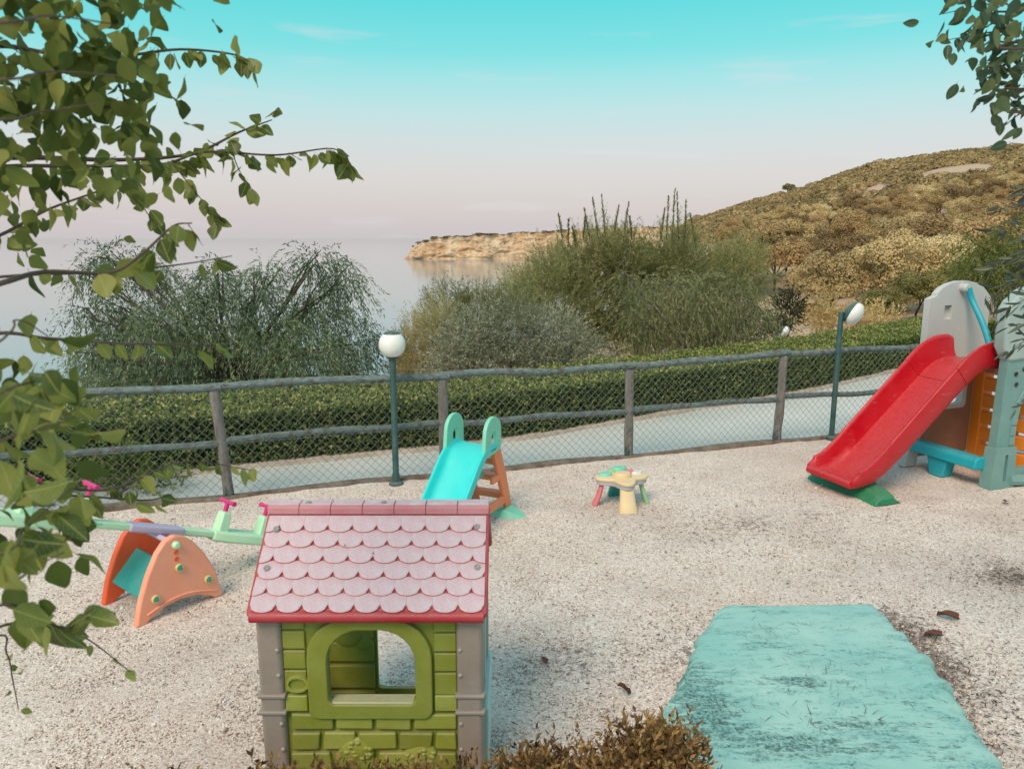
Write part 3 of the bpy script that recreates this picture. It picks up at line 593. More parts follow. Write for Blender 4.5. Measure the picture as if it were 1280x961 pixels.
tree('weeping_willow', 'grey-green weeping tree with pale stems in front of the big pine', 'tree', base_at(870, 16),
     cl([(808, 372, 16, 24), (815, 415, 22, 22), (842, 358, 22, 22), (850, 400, 20, 28), (880, 368, 20, 26), (893, 415, 22, 24), (915, 362, 18, 22), (925, 400, 20, 26), (948, 385, 16, 24), (945, 425, 18, 18), (785, 350, 12, 18), (868, 432, 26, 14), (795, 395, 14, 22)], 15.6, .9),
     F_WEE, PALEBARK, .09, per=380, length=.7, mode='droop', k=15, L_=.10, W_=.016, sag=.75, spread=.42, flat=.6, fork=.3)
tree('dark_shrub', 'small dark rounded shrub behind the distant little lamp', 'shrub', base_at(982, 24), cl([(980, 395, 18, 24), (990, 385, 12, 16), (972, 412, 16, 14)], 24, .3), F_DRK, BARK, .06, per=160, length=.35, mode='out', k=12, L_=.1, W_=.04)
tree('bright_shrub', 'leafy bright green shrub behind the fence at far left', 'shrub', (*P(150, 628, -.1).xy, -.1), cl([(110, 590, 34, 28), (160, 585, 34, 30), (200, 600, 26, 22), (130, 620, 40, 18)], 7.1, .15), F_BRT, BARK, .02, per=700, length=.14, mode='out', k=8, L_=.045, W_=.022)
tree('weeping_acacia', 'green drooping tree at the right edge behind the slide tower', 'tree', base_at(1250, 30), cl([(1225, 320, 30, 26), (1262, 305, 34, 28), (1250, 345, 44, 24), (1290, 330, 34, 34), (1215, 352, 22, 18)], 30, .8), foliage('acacia_leaf', [(74, 84, 40), (112, 122, 62), (150, 156, 90)], .3), BARK, .12, per=80, length=.9, mode='droop', k=16, L_=.17, W_=.035, sag=.6)
tree('scrub_bush', 'low sandy scrub bush beyond the hedge near the distant lamp', 'shrub', base_at(1020, 27), cl([(1010, 400, 26, 14), (1050, 405, 34, 12), (1095, 400, 30, 12), (1030, 392, 22, 14)], 27, 1), F_OCH2, BARK, .05, per=110, length=.4, mode='out', k=12, L_=.13, W_=.04)

# ---- pines on the hill: single trees near, one mass far up
def puffs(cls, nq, q, jit=.42):
    C, U, Vv, T = [], [], [], []; ar = sum(c[1][0]**2 for c in cls)
    for c, rr in cls:
        rr = np.array(rr); m_ = max(8, int(nq*rr[0]**2/ar)); d = unit(m_); d[:, 2] = np.where(d[:, 2] < -.3, -d[:, 2], d[:, 2]); bump_ = 1+.10*np.sin(d[:, 0]*7+c[0]*9)*np.sin(d[:, 1]*7+c[1]*5)
        nrm_ = nrm(d/rr+rng.normal(size=(m_, 3))*jit/rr[0]); a = nrm(np.cross(nrm_, unit(m_))); b = np.cross(nrm_, a); l_ = q*rng.uniform(.6, 1.3, (m_, 1))
        C.append(np.array(c)+d*rr*(bump_*rng.uniform(.82, 1.06, m_))[:, None]); U.append(a*l_*.5); Vv.append(b*l_*.36); T.append(.45+rng.uniform(-.16, .16, m_)+random.uniform(-.08, .08))
    return map(np.concatenate, (C, U, Vv, T))
def pine_crown(seed, r, mat, bark, nq):
    random.seed(seed); cls = []
    for i in range(26):
        a = random.random()*6.28; z = random.uniform(.15, 1); q = math.sqrt(max(0, 1-z*z*.9))*random.uniform(.55, 1.0)
        rr = random.uniform(.20, .36)*r; cls.append(((math.cos(a)*q*r, math.sin(a)*q*r, z*r*1.05+.55*r), (rr, rr, rr*.85)))
    cls.append(((0, 0, .9*r), (.66*r, .66*r, .45*r)))
    C, U, Vv, T = puffs(cls, nq, .056*r)
    tr = limbs((0, 0, 0), cls[:7], r*.05, .4, .2*r, 1, 5)
    return leaf_mesh('pine_crown', C, U, Vv, [mat], T), tr.mesh('pine_trunk', [bark])
F_PN = []
for nm, cs_ in (('ochre', [(118, 98, 66), (178, 148, 102), (214, 188, 142)]), ('straw', [(150, 130, 88), (210, 188, 138), (238, 222, 178)]), ('brown', [(102, 86, 60), (150, 125, 88), (186, 160, 118)]), ('gold', [(130, 110, 72), (190, 164, 114), (226, 206, 158)]), ('olive', [(84, 84, 48), (130, 124, 74), (170, 160, 104)])):
    mt_ = foliage(nm+'_pine_needle', cs_, .2); n_ = mt_.node_tree.nodes; l_k = mt_.node_tree.links; rp_n = next(x for x in n_ if x.type == 'VALTORGB'); at_n = next(x for x in n_ if x.type == 'ATTRIBUTE')
    oi_n = n_.new('ShaderNodeObjectInfo'); ad_n = n_.new('ShaderNodeMath'); l_k.new(at_n.outputs['Fac'], ad_n.inputs[0]); l_k.new(rng_(n_, l_k, oi_n.outputs['Random'], 0, 1, -.22, .30), ad_n.inputs[1]); l_k.new(ad_n.outputs[0], rp_n.inputs[0]); F_PN.append(mt_)
PV = [pine_crown(100+i, 1.0, (F_PN[0], F_PN[1], F_PN[2], F_PN[3], F_PN[4])[i], BARK, 14000) for i in range(5)]
random.seed(5); spots = []
for px, d, r, v in ((1035, 44, 2.0, 1), (1078, 46, 2.4, 1), (1125, 44, 2.3, 3), (1170, 47, 2.1, 1), (1008, 52, 1.6, 3), (1195, 40, 1.5, 4), (1145, 40, 1.4, 4), (1100, 38, 1.1, 4)): spots.append((px, d, r, v))
for d0, d1, n, r0, r1 in ((54, 70, 12, 2.2, 3), (70, 95, 20, 2.2, 3.2), (95, 130, 30, 2.3, 3.3), (130, 175, 40, 2.2, 3.3), (175, 225, 44, 2.0, 3.2)):
    for i in range(n):
        spots.append((905+440*(i+random.random())/n, random.uniform(d0, d1), random.uniform(r0, r1), random.choice((0, 0, 1, 2, 3, 3))))
kinds = ['ochre', 'pale straw-coloured', 'golden brown', 'light golden', 'olive-green']
rowname = [(54, 'in the lowest row just beyond the hedge'), (95, 'low on the slope behind the front row'), (130, 'in the middle of the pine belt'), (400, 'high in the pine belt below the scrub')]
for i, (px, d, r, v) in enumerate(spots):
    az = math.atan((px-640)/F/1.0); x, y = d*math.sin(az), d*math.cos(az); z = terrain_z(x, y)
    where = next(t for q, t in rowname if d < q); side = 'toward the sea' if px < 1020 else 'at mid hill' if px < 1150 else 'toward the right edge'
    t = thing('pine_tree', f'rounded {kinds[v]} pine {where}, {side}', 'tree', (x, y, z-.1), random.random()*6.28, f'hillside pines: {kinds[v]}, {where}, {side}')
    cme, tme = PV[v]; sc = Matrix.Diagonal((r, r, r*random.uniform(.85, 1.1), 1))
    place('crown', cme, t, sc); place('trunk', tme, t, sc)
n = 5600; C, U, Vv, T = [], [], [], []
for i in range(n):
    d = 190+285*random.random()**.8; az = R(random.uniform(9, 40)); x, y = d*math.sin(az), d*math.cos(az); z = terrain_z(x, y)
    bare = noise.fractal(V((x/14, y/14, 4)), 1, 2, 3)+1.9*max(0, 1-math.hypot((math.degrees(az)-29.2)/3.4, (d-288)/38))+1.1*max(0, 1-math.hypot((math.degrees(az)-24.5)/2.5, (d-262)/18))
    if bare > .48: continue
    r = random.choice((.8, 1.1, 1.5, 2.2, 2.8))*random.uniform(.8, 1.15)*(1 if d > 240 else 1.15); m_ = 100; dd = unit(m_); dd[:, 2] = np.abs(dd[:, 2]); nn_ = nrm(dd+rng.normal(size=(m_, 3))*.3); a_ = nrm(np.cross(nn_, unit(m_)))
    C.append(np.array([x, y, z])+dd*np.array([r, r, r*.8])*rng.uniform(.85, 1.05, (m_, 1))); U.append(a_*r*.18); Vv.append(np.cross(nn_, a_)*r*.14); T.append(np.full(m_, random.random()*.65)+rng.random(m_)*.3)
tag(link('hillside_scrub', leaf_mesh('hillside_scrub', *map(np.concatenate, (C, U, Vv)), [foliage('scrub_leaf', [(122, 108, 74), (154, 134, 92), (182, 158, 112), (204, 180, 134)], .3)], np.concatenate(T))), kind='stuff')
az = math.atan((976-640)/F); x, y = 440*math.sin(az), 440*math.cos(az); t = thing('pine_tree', 'lone umbrella-shaped pine standing on the skyline of the hill', 'tree', (x, y, terrain_z(x, y)+.6))
place('crown', PV[4][0], t, Matrix.Diagonal((3.6, 3.6, 3.0, 1))); place('trunk', PV[4][1], t, Matrix.Diagonal((3.6, 3.6, 3.0, 1)))
# a boat far out
bt = thing('small_boat', 'tiny grey boat far out on the calm sea at left', 'boat', (*Q(406, 307.5, 2150).xy, -28))
mb = MB(); mb.loft([[V((x, s*w, z)) for s, z in ((-1, 1.2), (-.7, -.3), (.7, -.3), (1, 1.2))] for x, w in ((-6, 1.6), (0, 2), (4, 1.4), (7, .2))]); GREYP = plastic('boat_grey', (120, 120, 124)); mb.build('hull', GREYP, bt)
MB().box((-3, -1.2, 1.2), (1.5, 1.2, 3.2)).build('cabin', GREYP, bt, bevel=.1)

# ------------------------------------------------------------------ playhouse
hs = thing('toy_playhouse', 'green plastic playhouse with faded red scalloped roof in the foreground', 'playhouse', (-.565, 2.82, 0))
LIME = plastic('lime_green_plastic', (134, 140, 48), (158, 164, 84), .48, .5, .6); LIMED = plastic('lime_relief_plastic', (150, 156, 56), (176, 180, 98), .45, .45, .7)
TAUPE = plastic('taupe_plastic', (152, 138, 128), (172, 160, 152), .5, .3); REDR = plastic('red_roof_plastic', (176, 38, 52), (200, 96, 108), .42, .3, .5)
def shingle_mat():
    m, n, l, b, o = nodes('bleached_roof_plastic')
    a = tex(n, l, 'Noise', 18, 6, rough=.65); z = tex(n, l, 'Noise', 120, 4, rough=.7)
    c = mixc(n, l, rng_(n, l, a.outputs[0], .35, .66), srgb(208, 168, 178), srgb(212, 196, 202)); c = mixc(n, l, rng_(n, l, z.outputs[0], .56, .75, 0, .5), c, srgb(160, 120, 128))
    l.new(c, b.inputs['Base Color']); b.inputs['Roughness'].default_value = .6; bump(n, l, b, z.outputs[0], .15, .002); return m
SHF = shingle_mat(); SCREW = plastic('screw_metal', (150, 146, 148), rough=.35); TAUPES = plastic('taupe_screw', (170, 158, 150))
D = .62
win = rrect(-.175, .50, .178, .825, .03, 6, .14)
MB().prism([(-.40, .02), (.40, .02), (.40, .93), (-.40, .93)], [win], .025, XZ(.012)).build('wall', LIME, hs, bevel=.003)
fr = MB(); fr.prism(rrect(-.255, .435, .245, .872, .04, 6, .17), [win], .05, XZ(-.022)); wf = fr.build('window_frame', LIME, hs, bevel=.008, seg=3)
MB().box((-.17, -.012, .492), (.172, .05, .506)).build('sill', plastic('pale_sill', (196, 196, 150)), wf, bevel=.004)
for x0, x1, dz in ((-.352, -.262, 0), (.252, .342, -.012)):
    for z0, z1 in ((.82, .90), (.735, .812), (.648, .727), (.545, .640)):
        MB().box((x0, -.002, z0+dz), (x1, .02, z1+dz)).build('siding_board', LIME, hs, bevel=.005)
MB().box((-.352, -.008, .462), (-.262, .02, .532)).build('band', LIMED, hs, bevel=.006); MB().box((.252, -.008, .462), (.342, .02, .532)).build('band', LIMED, hs, bevel=.006)
MB().prism([(-.298+.047*math.cos(a)*(1+.1*math.cos(3*a)), .585+.036*math.sin(a)) for a in (2*PI*k/12 for k in range(12))], [[(-.298+.037*math.cos(a), .585+.027*math.sin(a)) for a in (2*PI*k/12 for k in range(12))]], .02, XZ(-.014)).build('plaque', LIMED, hs, bevel=.004)
random.seed(3)
for z0, z1, xs_ in ((.375, .452, (-.335, -.155, .005, .158, .342)), (.285, .368, (-.345, -.215, -.072, .095, .245, .342)), (.192, .277, (-.345, -.17, .01, .19, .342)), (.10, .184, (-.345, -.215, -.05, .095, .245, .342)), (.03, .093, (-.345, -.13, .1, .342))):
    for a, b in zip(xs_, xs_[1:]):
        j = [random.uniform(-.006, .006) for _ in range(8)]
        MB().prism([(a+.007+j[0], z0+.004+j[1]*.5), (b-.007+j[2], z0+.004+j[3]*.5), (b-.008+j[4], z1-.004+j[5]*.5), (a+.008+j[6], z1-.004+j[7]*.5)], (), .03, XZ(-.008)).build('stone_block', LIME if random.random() < .6 else LIMED, hs, bevel=.008)
for cx, cz, rr in ((-.075, .285, .075), (.19, .262, .07)):
    m = MB(); m.ball((cx, .004, cz), rr, 10, 0, (1, .28, .75))
    for k in range(16):
        a = random.random()*6.28; q = random.random()**.5*rr*.85; m.ball((cx+math.cos(a)*q, -.012, cz+math.sin(a)*q*.7), .011, 5, 0, (1.2, .8, .8))
    m.build('bush_relief', LIMED, hs)
for x0, x1 in ((-.452, -.352), (.342, .450)):
    p = MB().box((x0, -.018, 0), (x1, .10, .91)).build('corner_post', TAUPE, hs, bevel=.022, seg=3)
    xi = x1-.016 if x0 < 0 else x0+.016
    for zz_ in (.86, .74, .63, .415, .30, .18):
        s_ = MB().lathe([(.009, 0), (.009, .004), (.005, .008), (.001, .009)], 10, Matrix.Translation((xi, -.018, zz_)) @ Matrix.Rotation(PI/2, 4, 'X')).build('screw', TAUPES, p)
    for zz_ in (.455, .528): MB().box((x0-.007, -.026, zz_), (x1+.007, .106, zz_+.017)).build('band', TAUPE, p, bevel=.006)
for x0, x1 in ((-.450, -.36), (.36, .450)): MB().box((x0, D-.10, 0), (x1, D+.018, .91)).build('corner_post', TAUPE, hs, bevel=.02)
# side walls (door opening on the right), rear wall with its opening
YZ = lambda x: Matrix(((0,0,1,x),(1,0,0,0),(0,1,0,0),(0,0,0,1)))
MB().prism([(.04, .03), (D-.04, .03), (D-.04, .92), (D/2, 1.17), (.04, .92)], [rrect(.17, .42, .45, .80, .03, 5, .12)], .025, YZ(-.425)).build('wall', TAUPE, hs, bevel=.003)
MB().prism([(.04, .03), (D-.04, .03), (D-.04, .92), (D/2, 1.17), (.04, .92)], [rrect(.13, .10, .50, .80, .02, 5, .16)], .025, YZ(.40)).build('wall', TAUPE, hs, bevel=.003)
MB().prism(rrect(.10, .06, .53, .84, .02, 5, .18), [rrect(.145, .11, .485, .79, .02, 5, .15)], .05, YZ(.405)).build('door_frame', plastic('pale_door_frame', (206, 200, 192)), hs, bevel=.008)
AQ = plastic('aqua_plastic', (184, 216, 210)); MB().box((.44, .07, .10), (.468, D-.07, .42)).build('half_door', AQ, hs, bevel=.008)
rw = MB().prism([(-.40, .02), (.40, .02), (.40, .93), (-.40, .93)], [rrect(-.085, .19, .33, .84, .02, 5, .06)], .025, XZ(D-.035)).build('wall', LIME, hs, bevel=.003)
for x0, x1, z0, z1 in ((-.34, -.20, .70, .80), (-.19, -.10, .70, .80), (-.34, -.14, .58, .69), (-.34, -.24, .46, .57), (-.23, -.10, .46, .57), (-.34, -.10, .34, .44), (-.34, -.10, .20, .32), (-.34, -.1, .06, .18), (-.09, .12, .05, .16), (.13, .33, .05, .16)):
    MB().box((x0, D-.05, z0), (x1, D-.02, z1)).build('stone_block', LIMED, rw, bevel=.006)
m = MB(); m.ball((-.22, D-.04, .47), .075, 8, 0, (1, .3, .8)); m.ball((-.15, D-.04, .43), .05, 8, 0, (1, .3, .8)); m.build('bush_relief', LIMED, rw)
# roof
RY, RZ = D/2, 1.232; EY, EZ = -.07, .905
sdir = V((0, EY-RY, EZ-RZ)); SL = sdir.length; sdir.normalize(); nn = V((0, sdir.z, -sdir.y)); nn = nn if nn.z > 0 else -nn
MR = Matrix(((1, sdir.x, nn.x, 0), (0, sdir.y, nn.y, RY), (0, sdir.z, nn.z, RZ), (0, 0, 0, 1)))     # (across, down the slope, out)
def roof(sgn):
    M = MR if sgn > 0 else Matrix.Translation((0, 2*RY, 0)) @ Matrix.Diagonal((1, -1, 1, 1)) @ MR
    return MB().prism(rrect(-.470, .0, .470, SL, .03, 5), (), -.03, M).build('roof_panel', REDR, hs, bevel=.010, seg=3)
rp = roof(1); roof(-1)
MB().tube([MR @ V((x, SL-.012, -.017)) for x in np.linspace(-.455, .455, 12)], .024, 10).build('eave_trim', REDR, rp)
def shingle(w, x0=-.5, x1=.5, pitch=.069, arc=.032):
    pts = [(x0*w, 0)]; K = 10
    for k in range(K+1):
        x = x0+(x1-x0)*k/K; pts.append((x*w, pitch-.003+arc*math.sqrt(max(0, 1-(2*x)**2))-.015))
    pts.append((x1*w, 0)); mb = MB(); n = len(pts); zt = lambda v: .002+.008*v/pitch
    mb.add([V((u*.997, max(0, v-.002), zt(v)-.0012)) for u, v in pts]+[V((u*.994, max(0, v-.0095), zt(v)+.0015)) for u, v in pts]+[V((u, v, -.006)) for u, v in pts],
           [tuple(range(n, 2*n))], 0)
    k0 = len(mb.v)-3*n; mb.f += [(k0+i, k0+(i+1) % n, k0+(i+1) % n+n, k0+i+n) for i in range(n)]; mb.m += [0]*n
    mb.f += [(k0+2*n+i, k0+2*n+(i+1) % n, k0+(i+1) % n, k0+i) for i in range(n)]; mb.m += [1]*n
    return mb.mesh('shingle', [SHF, REDR], 0)
wS = .1015; full, lh, rh = shingle(wS), shingle(wS, 0, .5), shingle(wS, -.5, 0)
for r in range(6):
    s0 = .058+r*.069; random.seed(r)
    for k in range(9 if r % 2 else 10):
        half = r % 2 == 0; x = -4*wS+wS*k if not half else -4.5*wS+wS*k
        me = full if not half or 0 < k < 9 else (lh if k == 0 else rh)
        place('shingle', me, rp, MR @ Matrix.Translation((x, s0, random.uniform(0, .0012))))
for x, s in ((-.415, .125), (.42, .115), (-.42, .30), (.425, .295), (-.12, .20), (0, .235)):
    big_ = abs(x) > .3; r = .013 if big_ else .004
    MB().lathe([(r, .008), (r, .014), (r*.7, .0165), (r*.35, .013), (.001, .0125)], 14, MR @ Matrix.Translation((x, s, 0))).build('screw', SCREW, rp)
PINK = SHF
FADED = plastic('faded_rose_plastic', (190, 116, 126), (204, 150, 156), .5, .3, .6)
for k in range(7):
    a = -.468+.936*k/7; b = -.468+.936*(k+1)/7
    rt_ = MB().loft([[V((x, RY+y, RZ+z)) for y, z in ((-.048, -.030), (-.044, -.004), (-.03, .006), (.03, .006), (.044, -.004), (.048, -.030))] for x in (a+.0006, b-.0006)]).build('ridge_tile', FADED, hs, bevel=.003)
    MB().box((a+.002, RY-.032, RZ+.004), (b-.002, RY+.032, RZ+.010)).build('bleached_face', SHF, rt_, bevel=.003)
for x in (-.30, .02): MB().lathe([(.012, 0), (.012, .005), (.007, .008), (.001, .006)], 12, Matrix.Translation((x, RY-.015, RZ+.010))).build('screw', SCREW, hs)

# ------------------------------------------------------------------ chute helper
def chute(path, wd, hs_, thick=.03, lip=.03, base=.0):
    """U-shaped trough lofted along (x, z) points; hs_ = wall height per point"""
    rings = []; n = len(path)
    for i, (x, z) in enumerate(path):
        a, b = path[max(i-1, 0)], path[min(i+1, n-1)]; tx, tz = b[0]-a[0], b[1]-a[1]; q = math.hypot(tx, tz); nx_, nz_ = -tz/q, tx/q; h = hs_[i]; w = wd
        prof = [(-w*.80, -thick), (-w*.93, -thick*.4), (-w, .02), (-w, h*.8), (-w*.985, h*.97), (-w*.95, h), (-w*.90, h*.97), (-w*.865, h*.85), (-w*.82, h*.35), (-w*.74, .012), (-w*.6, 0)]
        prof = prof+[(-u, v) for u, v in reversed(prof)]
        rings.append([V((x+nx_*v, u, z+nz_*v)) for u, v in prof])
    return MB().loft(rings)

# ------------------------------------------------------------------ red slide and tower
YAW = math.atan2(.356, .934)
tw = thing('slide_tower', 'grey plastic climbing tower with a big red slide at the right', 'slide', (3.20, 6.95, 0), YAW)
RED = plastic('red_plastic', (186, 16, 32), (204, 46, 56), .28, .2, .4); GREY = plastic('pale_grey_plastic', (190, 192, 192), (204, 202, 200), .45, .15); TGREY = plastic('teal_grey_plastic', (104, 146, 144), (134, 166, 162), .45, .3); MGREY = plastic('cool_grey_plastic', (150, 172, 170), (176, 188, 186), .45, .25)
BROWN = plastic('brown_plastic', (150, 104, 82), (160, 120, 100), .5, .25); ORANGE = plastic('orange_plastic', (246, 140, 36), (246, 160, 70), .42, .12); TURQ = plastic('turquoise_plastic', (24, 160, 178), (60, 180, 190), .4, .15); GREEN = plastic('green_plastic', (22, 122, 84), (40, 140, 100), .4, .2); DARK = plastic('gap_shade', (24, 24, 26))  # DARK: near-black colour standing in for shade in slot and holes
pp = bez([(-.27, .165, 0), (-.18, .155, 0), (0, .19, 0), (.25, .36, 0), (.6, .66, 0), (.95, .96, 0), (1.13, 1.10, 0), (1.28, 1.155, 0), (1.46, 1.165, 0)], 6); pth = [(p.x, p.y) for p in pp]
hh_ = [float(np.interp(p[0], [-.27, -.2, -.05, .3, 1.0, 1.25, 1.4, 1.46], [.05, .13, .165, .20, .215, .23, .225, .20])) for p in pth]
ks = min(range(len(pth)), key=lambda i: abs(pth[i][0]-.98))
ch = chute(pth[:ks+1], .30, hh_[:ks+1], .04).build('slide_chute', RED, tw, smooth=50)
up_ = [(pth[ks][0]+.004, pth[ks][1]+.003)]+pth[ks+1:]
chute(up_, .303, [h+.004 for h in hh_[ks:]], .04).build('slide_entry', RED, tw, smooth=50)
MB().tube([V((-.27, y, .165)) for y in np.linspace(-.27, .27, 9)], .034, 10).build('lip', RED, ch)
MB().loft([[V((x, y, z)) for x, z in ((-.15+.0*t, 0), (.17, 0), (.13-.06*abs(t), .085*(1-abs(t))+.04), (.08, .16-.09*abs(t)**1.5), (-.08, .15-.09*abs(t)**1.5), (-.13, .035))] for y, t in ((-.44, 1), (-.38, .8), (-.2, .35), (0, 0), (.2, .35), (.36, .8), (.42, 1))]).build('foot', GREEN, tw, bevel=.012)
# far shield
XZt = XZ
out = [(1.26, 1.02), (1.26, 1.12), (1.20, 1.27), (1.20, 1.74), (1.29, 1.77)]+[(1.64+.37*math.cos(a), 1.73+.185*math.sin(a)) for a in (R(160-20*k) for k in range(8))]+[(2.05, 1.74), (2.05, 1.02)]
fs_ = MB().prism(out, [rrect(1.41, 1.53, 1.51, 1.67, .008, 3)], .07, XZ(.37)).build('shield', GREY, tw, bevel=.02, seg=3)
MB().box((1.40, .415, 1.52), (1.52, .42, 1.68)).build('recess', GREY, fs_)
MB().lathe([(.045, 0), (.045, .06), (.03, .075), (.001, .075)], 14, Matrix.Translation((1.62, .375, 1.845)) @ Matrix.Rotation(PI/2, 4, 'X')).build('rail_mount', GREY, tw)
MB().tube(bez([(1.64, .31, 1.845), (1.67, .28, 1.72), (1.66, .14, 1.52), (1.60, .0, 1.34), (1.58, -.05, 1.18)], 6), .030, 10).build('hand_rail', TURQ, tw)
# far lower frame and brown panel
MB().prism([(1.24, .10), (1.95, .10), (1.95, 1.05), (1.26, 1.05)], [rrect(1.36, .62, 1.80, .98, .03)], .06, XZ(.375)).build('side_panel', BROWN, tw, bevel=.015)
MB().prism(rrect(1.33, .585, 1.85, 1.01, .05), [rrect(1.375, .63, 1.795, .97, .04)], .075, XZ(.367)).build('opening_frame', GREY, tw, bevel=.012)
MB().prism([(1.06, 0), (1.24, 0), (1.27, .5), (1.24, 1.05), (1.16, 1.05), (1.15, .4)], (), .09, XZ(.36)).build('leg', GREY, tw, bevel=.02)
MB().box((1.95, .39, 0), (2.02, .45, 1.05)).build('leg', GREY, tw, bevel=.02)
# near wall: lower arch frame, foot with slot, upper shield
archi = [(1.50, .16), (1.50, .60)]+[(1.86-.36*math.cos(R(15*k)), .66+.36*math.sin(R(15*k))) for k in range(1, 12)]+[(2.20, .60), (2.20, .16)]
MB().prism([(1.27, .0), (2.55, .0), (2.55, 1.28), (1.30, 1.28)], [archi], .085, XZ(-.445)).build('arch_wall', TGREY, tw, bevel=.018, seg=3)
prev = None
ar = [(1.44, .41), (1.44, .50), (1.44, .60)]+[(1.86-.42*math.cos(R(22*k)), .66+.42*math.sin(R(22*k))) for k in range(1, 6)]
ai = [(1.505, .41), (1.505, .50), (1.505, .60)]+[(1.86-.355*math.cos(R(22*k)), .66+.355*math.sin(R(22*k))) for k in range(1, 6)]
for a, b, c, d in zip(ar, ar[1:], ai[1:], ai):
    lerp = lambda p, q, t: (p[0]+(q[0]-p[0])*t, p[1]+(q[1]-p[1])*t)
    MB().prism([lerp(a, b, .04), lerp(a, b, .96), lerp(d, c, .96), lerp(d, c, .04)], (), .02, XZ(-.457)).build('arch_stone', TGREY, tw, bevel=.005)
MB().prism([(1.22, 0), (1.54, 0), (1.52, .40), (1.25, .40)], [rrect(1.38, .06, 1.42, .33, .01, 3)], .12, XZ(-.475)).build('leg', TGREY, tw, bevel=.015)
MB().box((1.365, -.40, .05), (1.435, -.385, .34)).build('slot_shade', DARK, tw); MB().box((1.39, -.455, .07), (1.41, -.40, .25)).build('peg', TURQ, tw, bevel=.004)  # near-black sheet behind the slot paints its inner shade; turquoise peg
MB().tube(bez([(1.48, -.45, .07), (1.75, -.47, .05), (2.2, -.48, .06), (2.6, -.46, .10)], 4), .055, 8).build('ground_rail', TGREY, tw)
out = [(1.30, 1.22), (1.20, 1.36), (1.19, 1.70), (1.25, 1.79)]+[(1.70+.44*math.cos(a), 1.74+.20*math.sin(a)) for a in (R(160-20*k) for k in range(8))]+[(2.2, 1.78), (2.25, 1.40), (2.15, 1.27)]
MB().prism(out, (), .13, XZ(-.47)).build('shield', MGREY, tw, bevel=.035, seg=3)
for x, z in ((1.42, 1.10), (1.52, 1.14), (1.44, 1.00)): MB().lathe([(.022, 0), (.022, .006), (.014, .008), (.012, .002), (.001, .002)], 12, Matrix.Translation((x, -.447, z)) @ Matrix.Rotation(PI/2, 4, 'X')).build('bolt_hole', DARK, tw)  # bolt holes, their shade painted near-black
# orange slatted rear wall
for x0, x1 in ((-.46, -.36), (.28, .40), (-.06, .0)): MB().box((1.97, x0, .04), (2.12, x1, 1.12)).build('stile', ORANGE, tw, bevel=.012)
for k in range(6): MB().box((1.985, -.45, .06+.178*k), (2.075, .375, .195+.178*k)).build('slat', ORANGE, tw, bevel=.012)
# platform, cross brace
MB().box((1.40, -.37, 1.07), (2.05, .37, 1.13)).build('platform', BROWN, tw, bevel=.01)
br = MB(); br.loft([[V((x, y, z)) for x, z in ((1.10, .19), (1.12, .27), (1.16, .30), (1.24, .30), (1.28, .27), (1.30, .16))] for y in (-.38, -.1, .2, .40)]); br.build('brace', TURQ, tw, bevel=.015)
MB().loft([[V((x, y, z)) for x, y in ((1.13, c-w), (1.27, c-w), (1.27, c+w), (1.13, c+w))] for z, w, c in ((0, .075, .05), (.19, .12, .05))]).build('brace_foot', TURQ, tw, bevel=.015)

# ------------------------------------------------------------------ turquoise toddler slide
yw = R(-90-24)
ts = thing('toddler_slide', 'small turquoise slide with mint handles and orange ladder before the fence', 'slide', (-.325, 6.06, 0), yw); ts.scale = (.9, .84, .93)
CY = plastic('bright_turquoise', (40, 214, 214), (70, 222, 220), .35, .08); MINT = plastic('mint_plastic', (120, 206, 178), (150, 216, 194), .42, .12); ORA = plastic('coral_orange_plastic', (238, 130, 84), (242, 152, 112), .42, .12)
pp = bez([(-.14, .72, 0), (0, .72, 0), (.12, .67, 0), (.35, .47, 0), (.65, .22, 0), (.9, .10, 0), (1.06, .085, 0)], 6); pth = [(p.x, p.y) for p in pp]
hh_ = [float(np.interp(p[0], [-.14, 0, .2, .8, 1.06], [.03, .05, .09, .09, .04])) for p in pth]
chute(pth, .225, hh_, .035).build('slide_chute', CY, ts, smooth=50)
for y in (-.215, .20):
    o_ = [(-.19, .715)]+[(-.03+.16*math.cos(R(172-16.4*k)), .86+.145*math.sin(R(172-16.4*k))) for k in range(11)]+[(.155, .69), (.10, .665), (-.17, .69)]
    h_ = [(-.09, .70)]+[(-.035+.055*math.cos(R(170-20*k)), .80+.075*math.sin(R(170-20*k))) for k in range(9)]+[(.02, .70)]
    hd = MB().prism(o_, [h_], .04, XZ(y-.02)).build('handle', MINT, ts, bevel=.012, seg=3)
for y in (-.20, .16):
    MB().prism([(-.47, .04), (-.36, .04), (-.19, .40), (-.06, .66), (-.06, .70), (-.20, .70), (-.34, .40)], (), .045, XZ(y)).build('ladder_rail', ORA, ts, bevel=.012)
    MB().prism([(-.36, .13), (.02, .13), (.02, .21), (-.34, .21)], (), .04, XZ(y)).build('ladder_brace', ORA, ts, bevel=.012)
    MB().prism([(-.30, .38), (-.05, .38), (-.05, .44), (-.27, .45)], (), .04, XZ(y)).build('ladder_brace', ORA, ts, bevel=.012)
for x, z in ((-.365, .20), (-.28, .39), (-.19, .57)): MB().box((x-.06, -.17, z-.03), (x+.06, .18, z+.02)).build('step', ORA, ts, bevel=.012)
MB().tube([(-.22, .0, .42), (.18, .0, .40)], .022, 8).build('strut', MINT, ts)
MB().loft([[V((x-.36, y, z)) for x, z in ((-.11*w, 0), (.13*w, 0), (.09*w, h), (-.06*w, h))] for y, w, h in ((-.40, .35, .015), (-.33, .8, .05), (-.22, 1.1, .09), (-.1, .9, .05), (.1, .9, .05), (.22, 1.1, .09), (.33, .8, .05), (.40, .35, .015))]).build('foot', MINT, ts, bevel=.01)

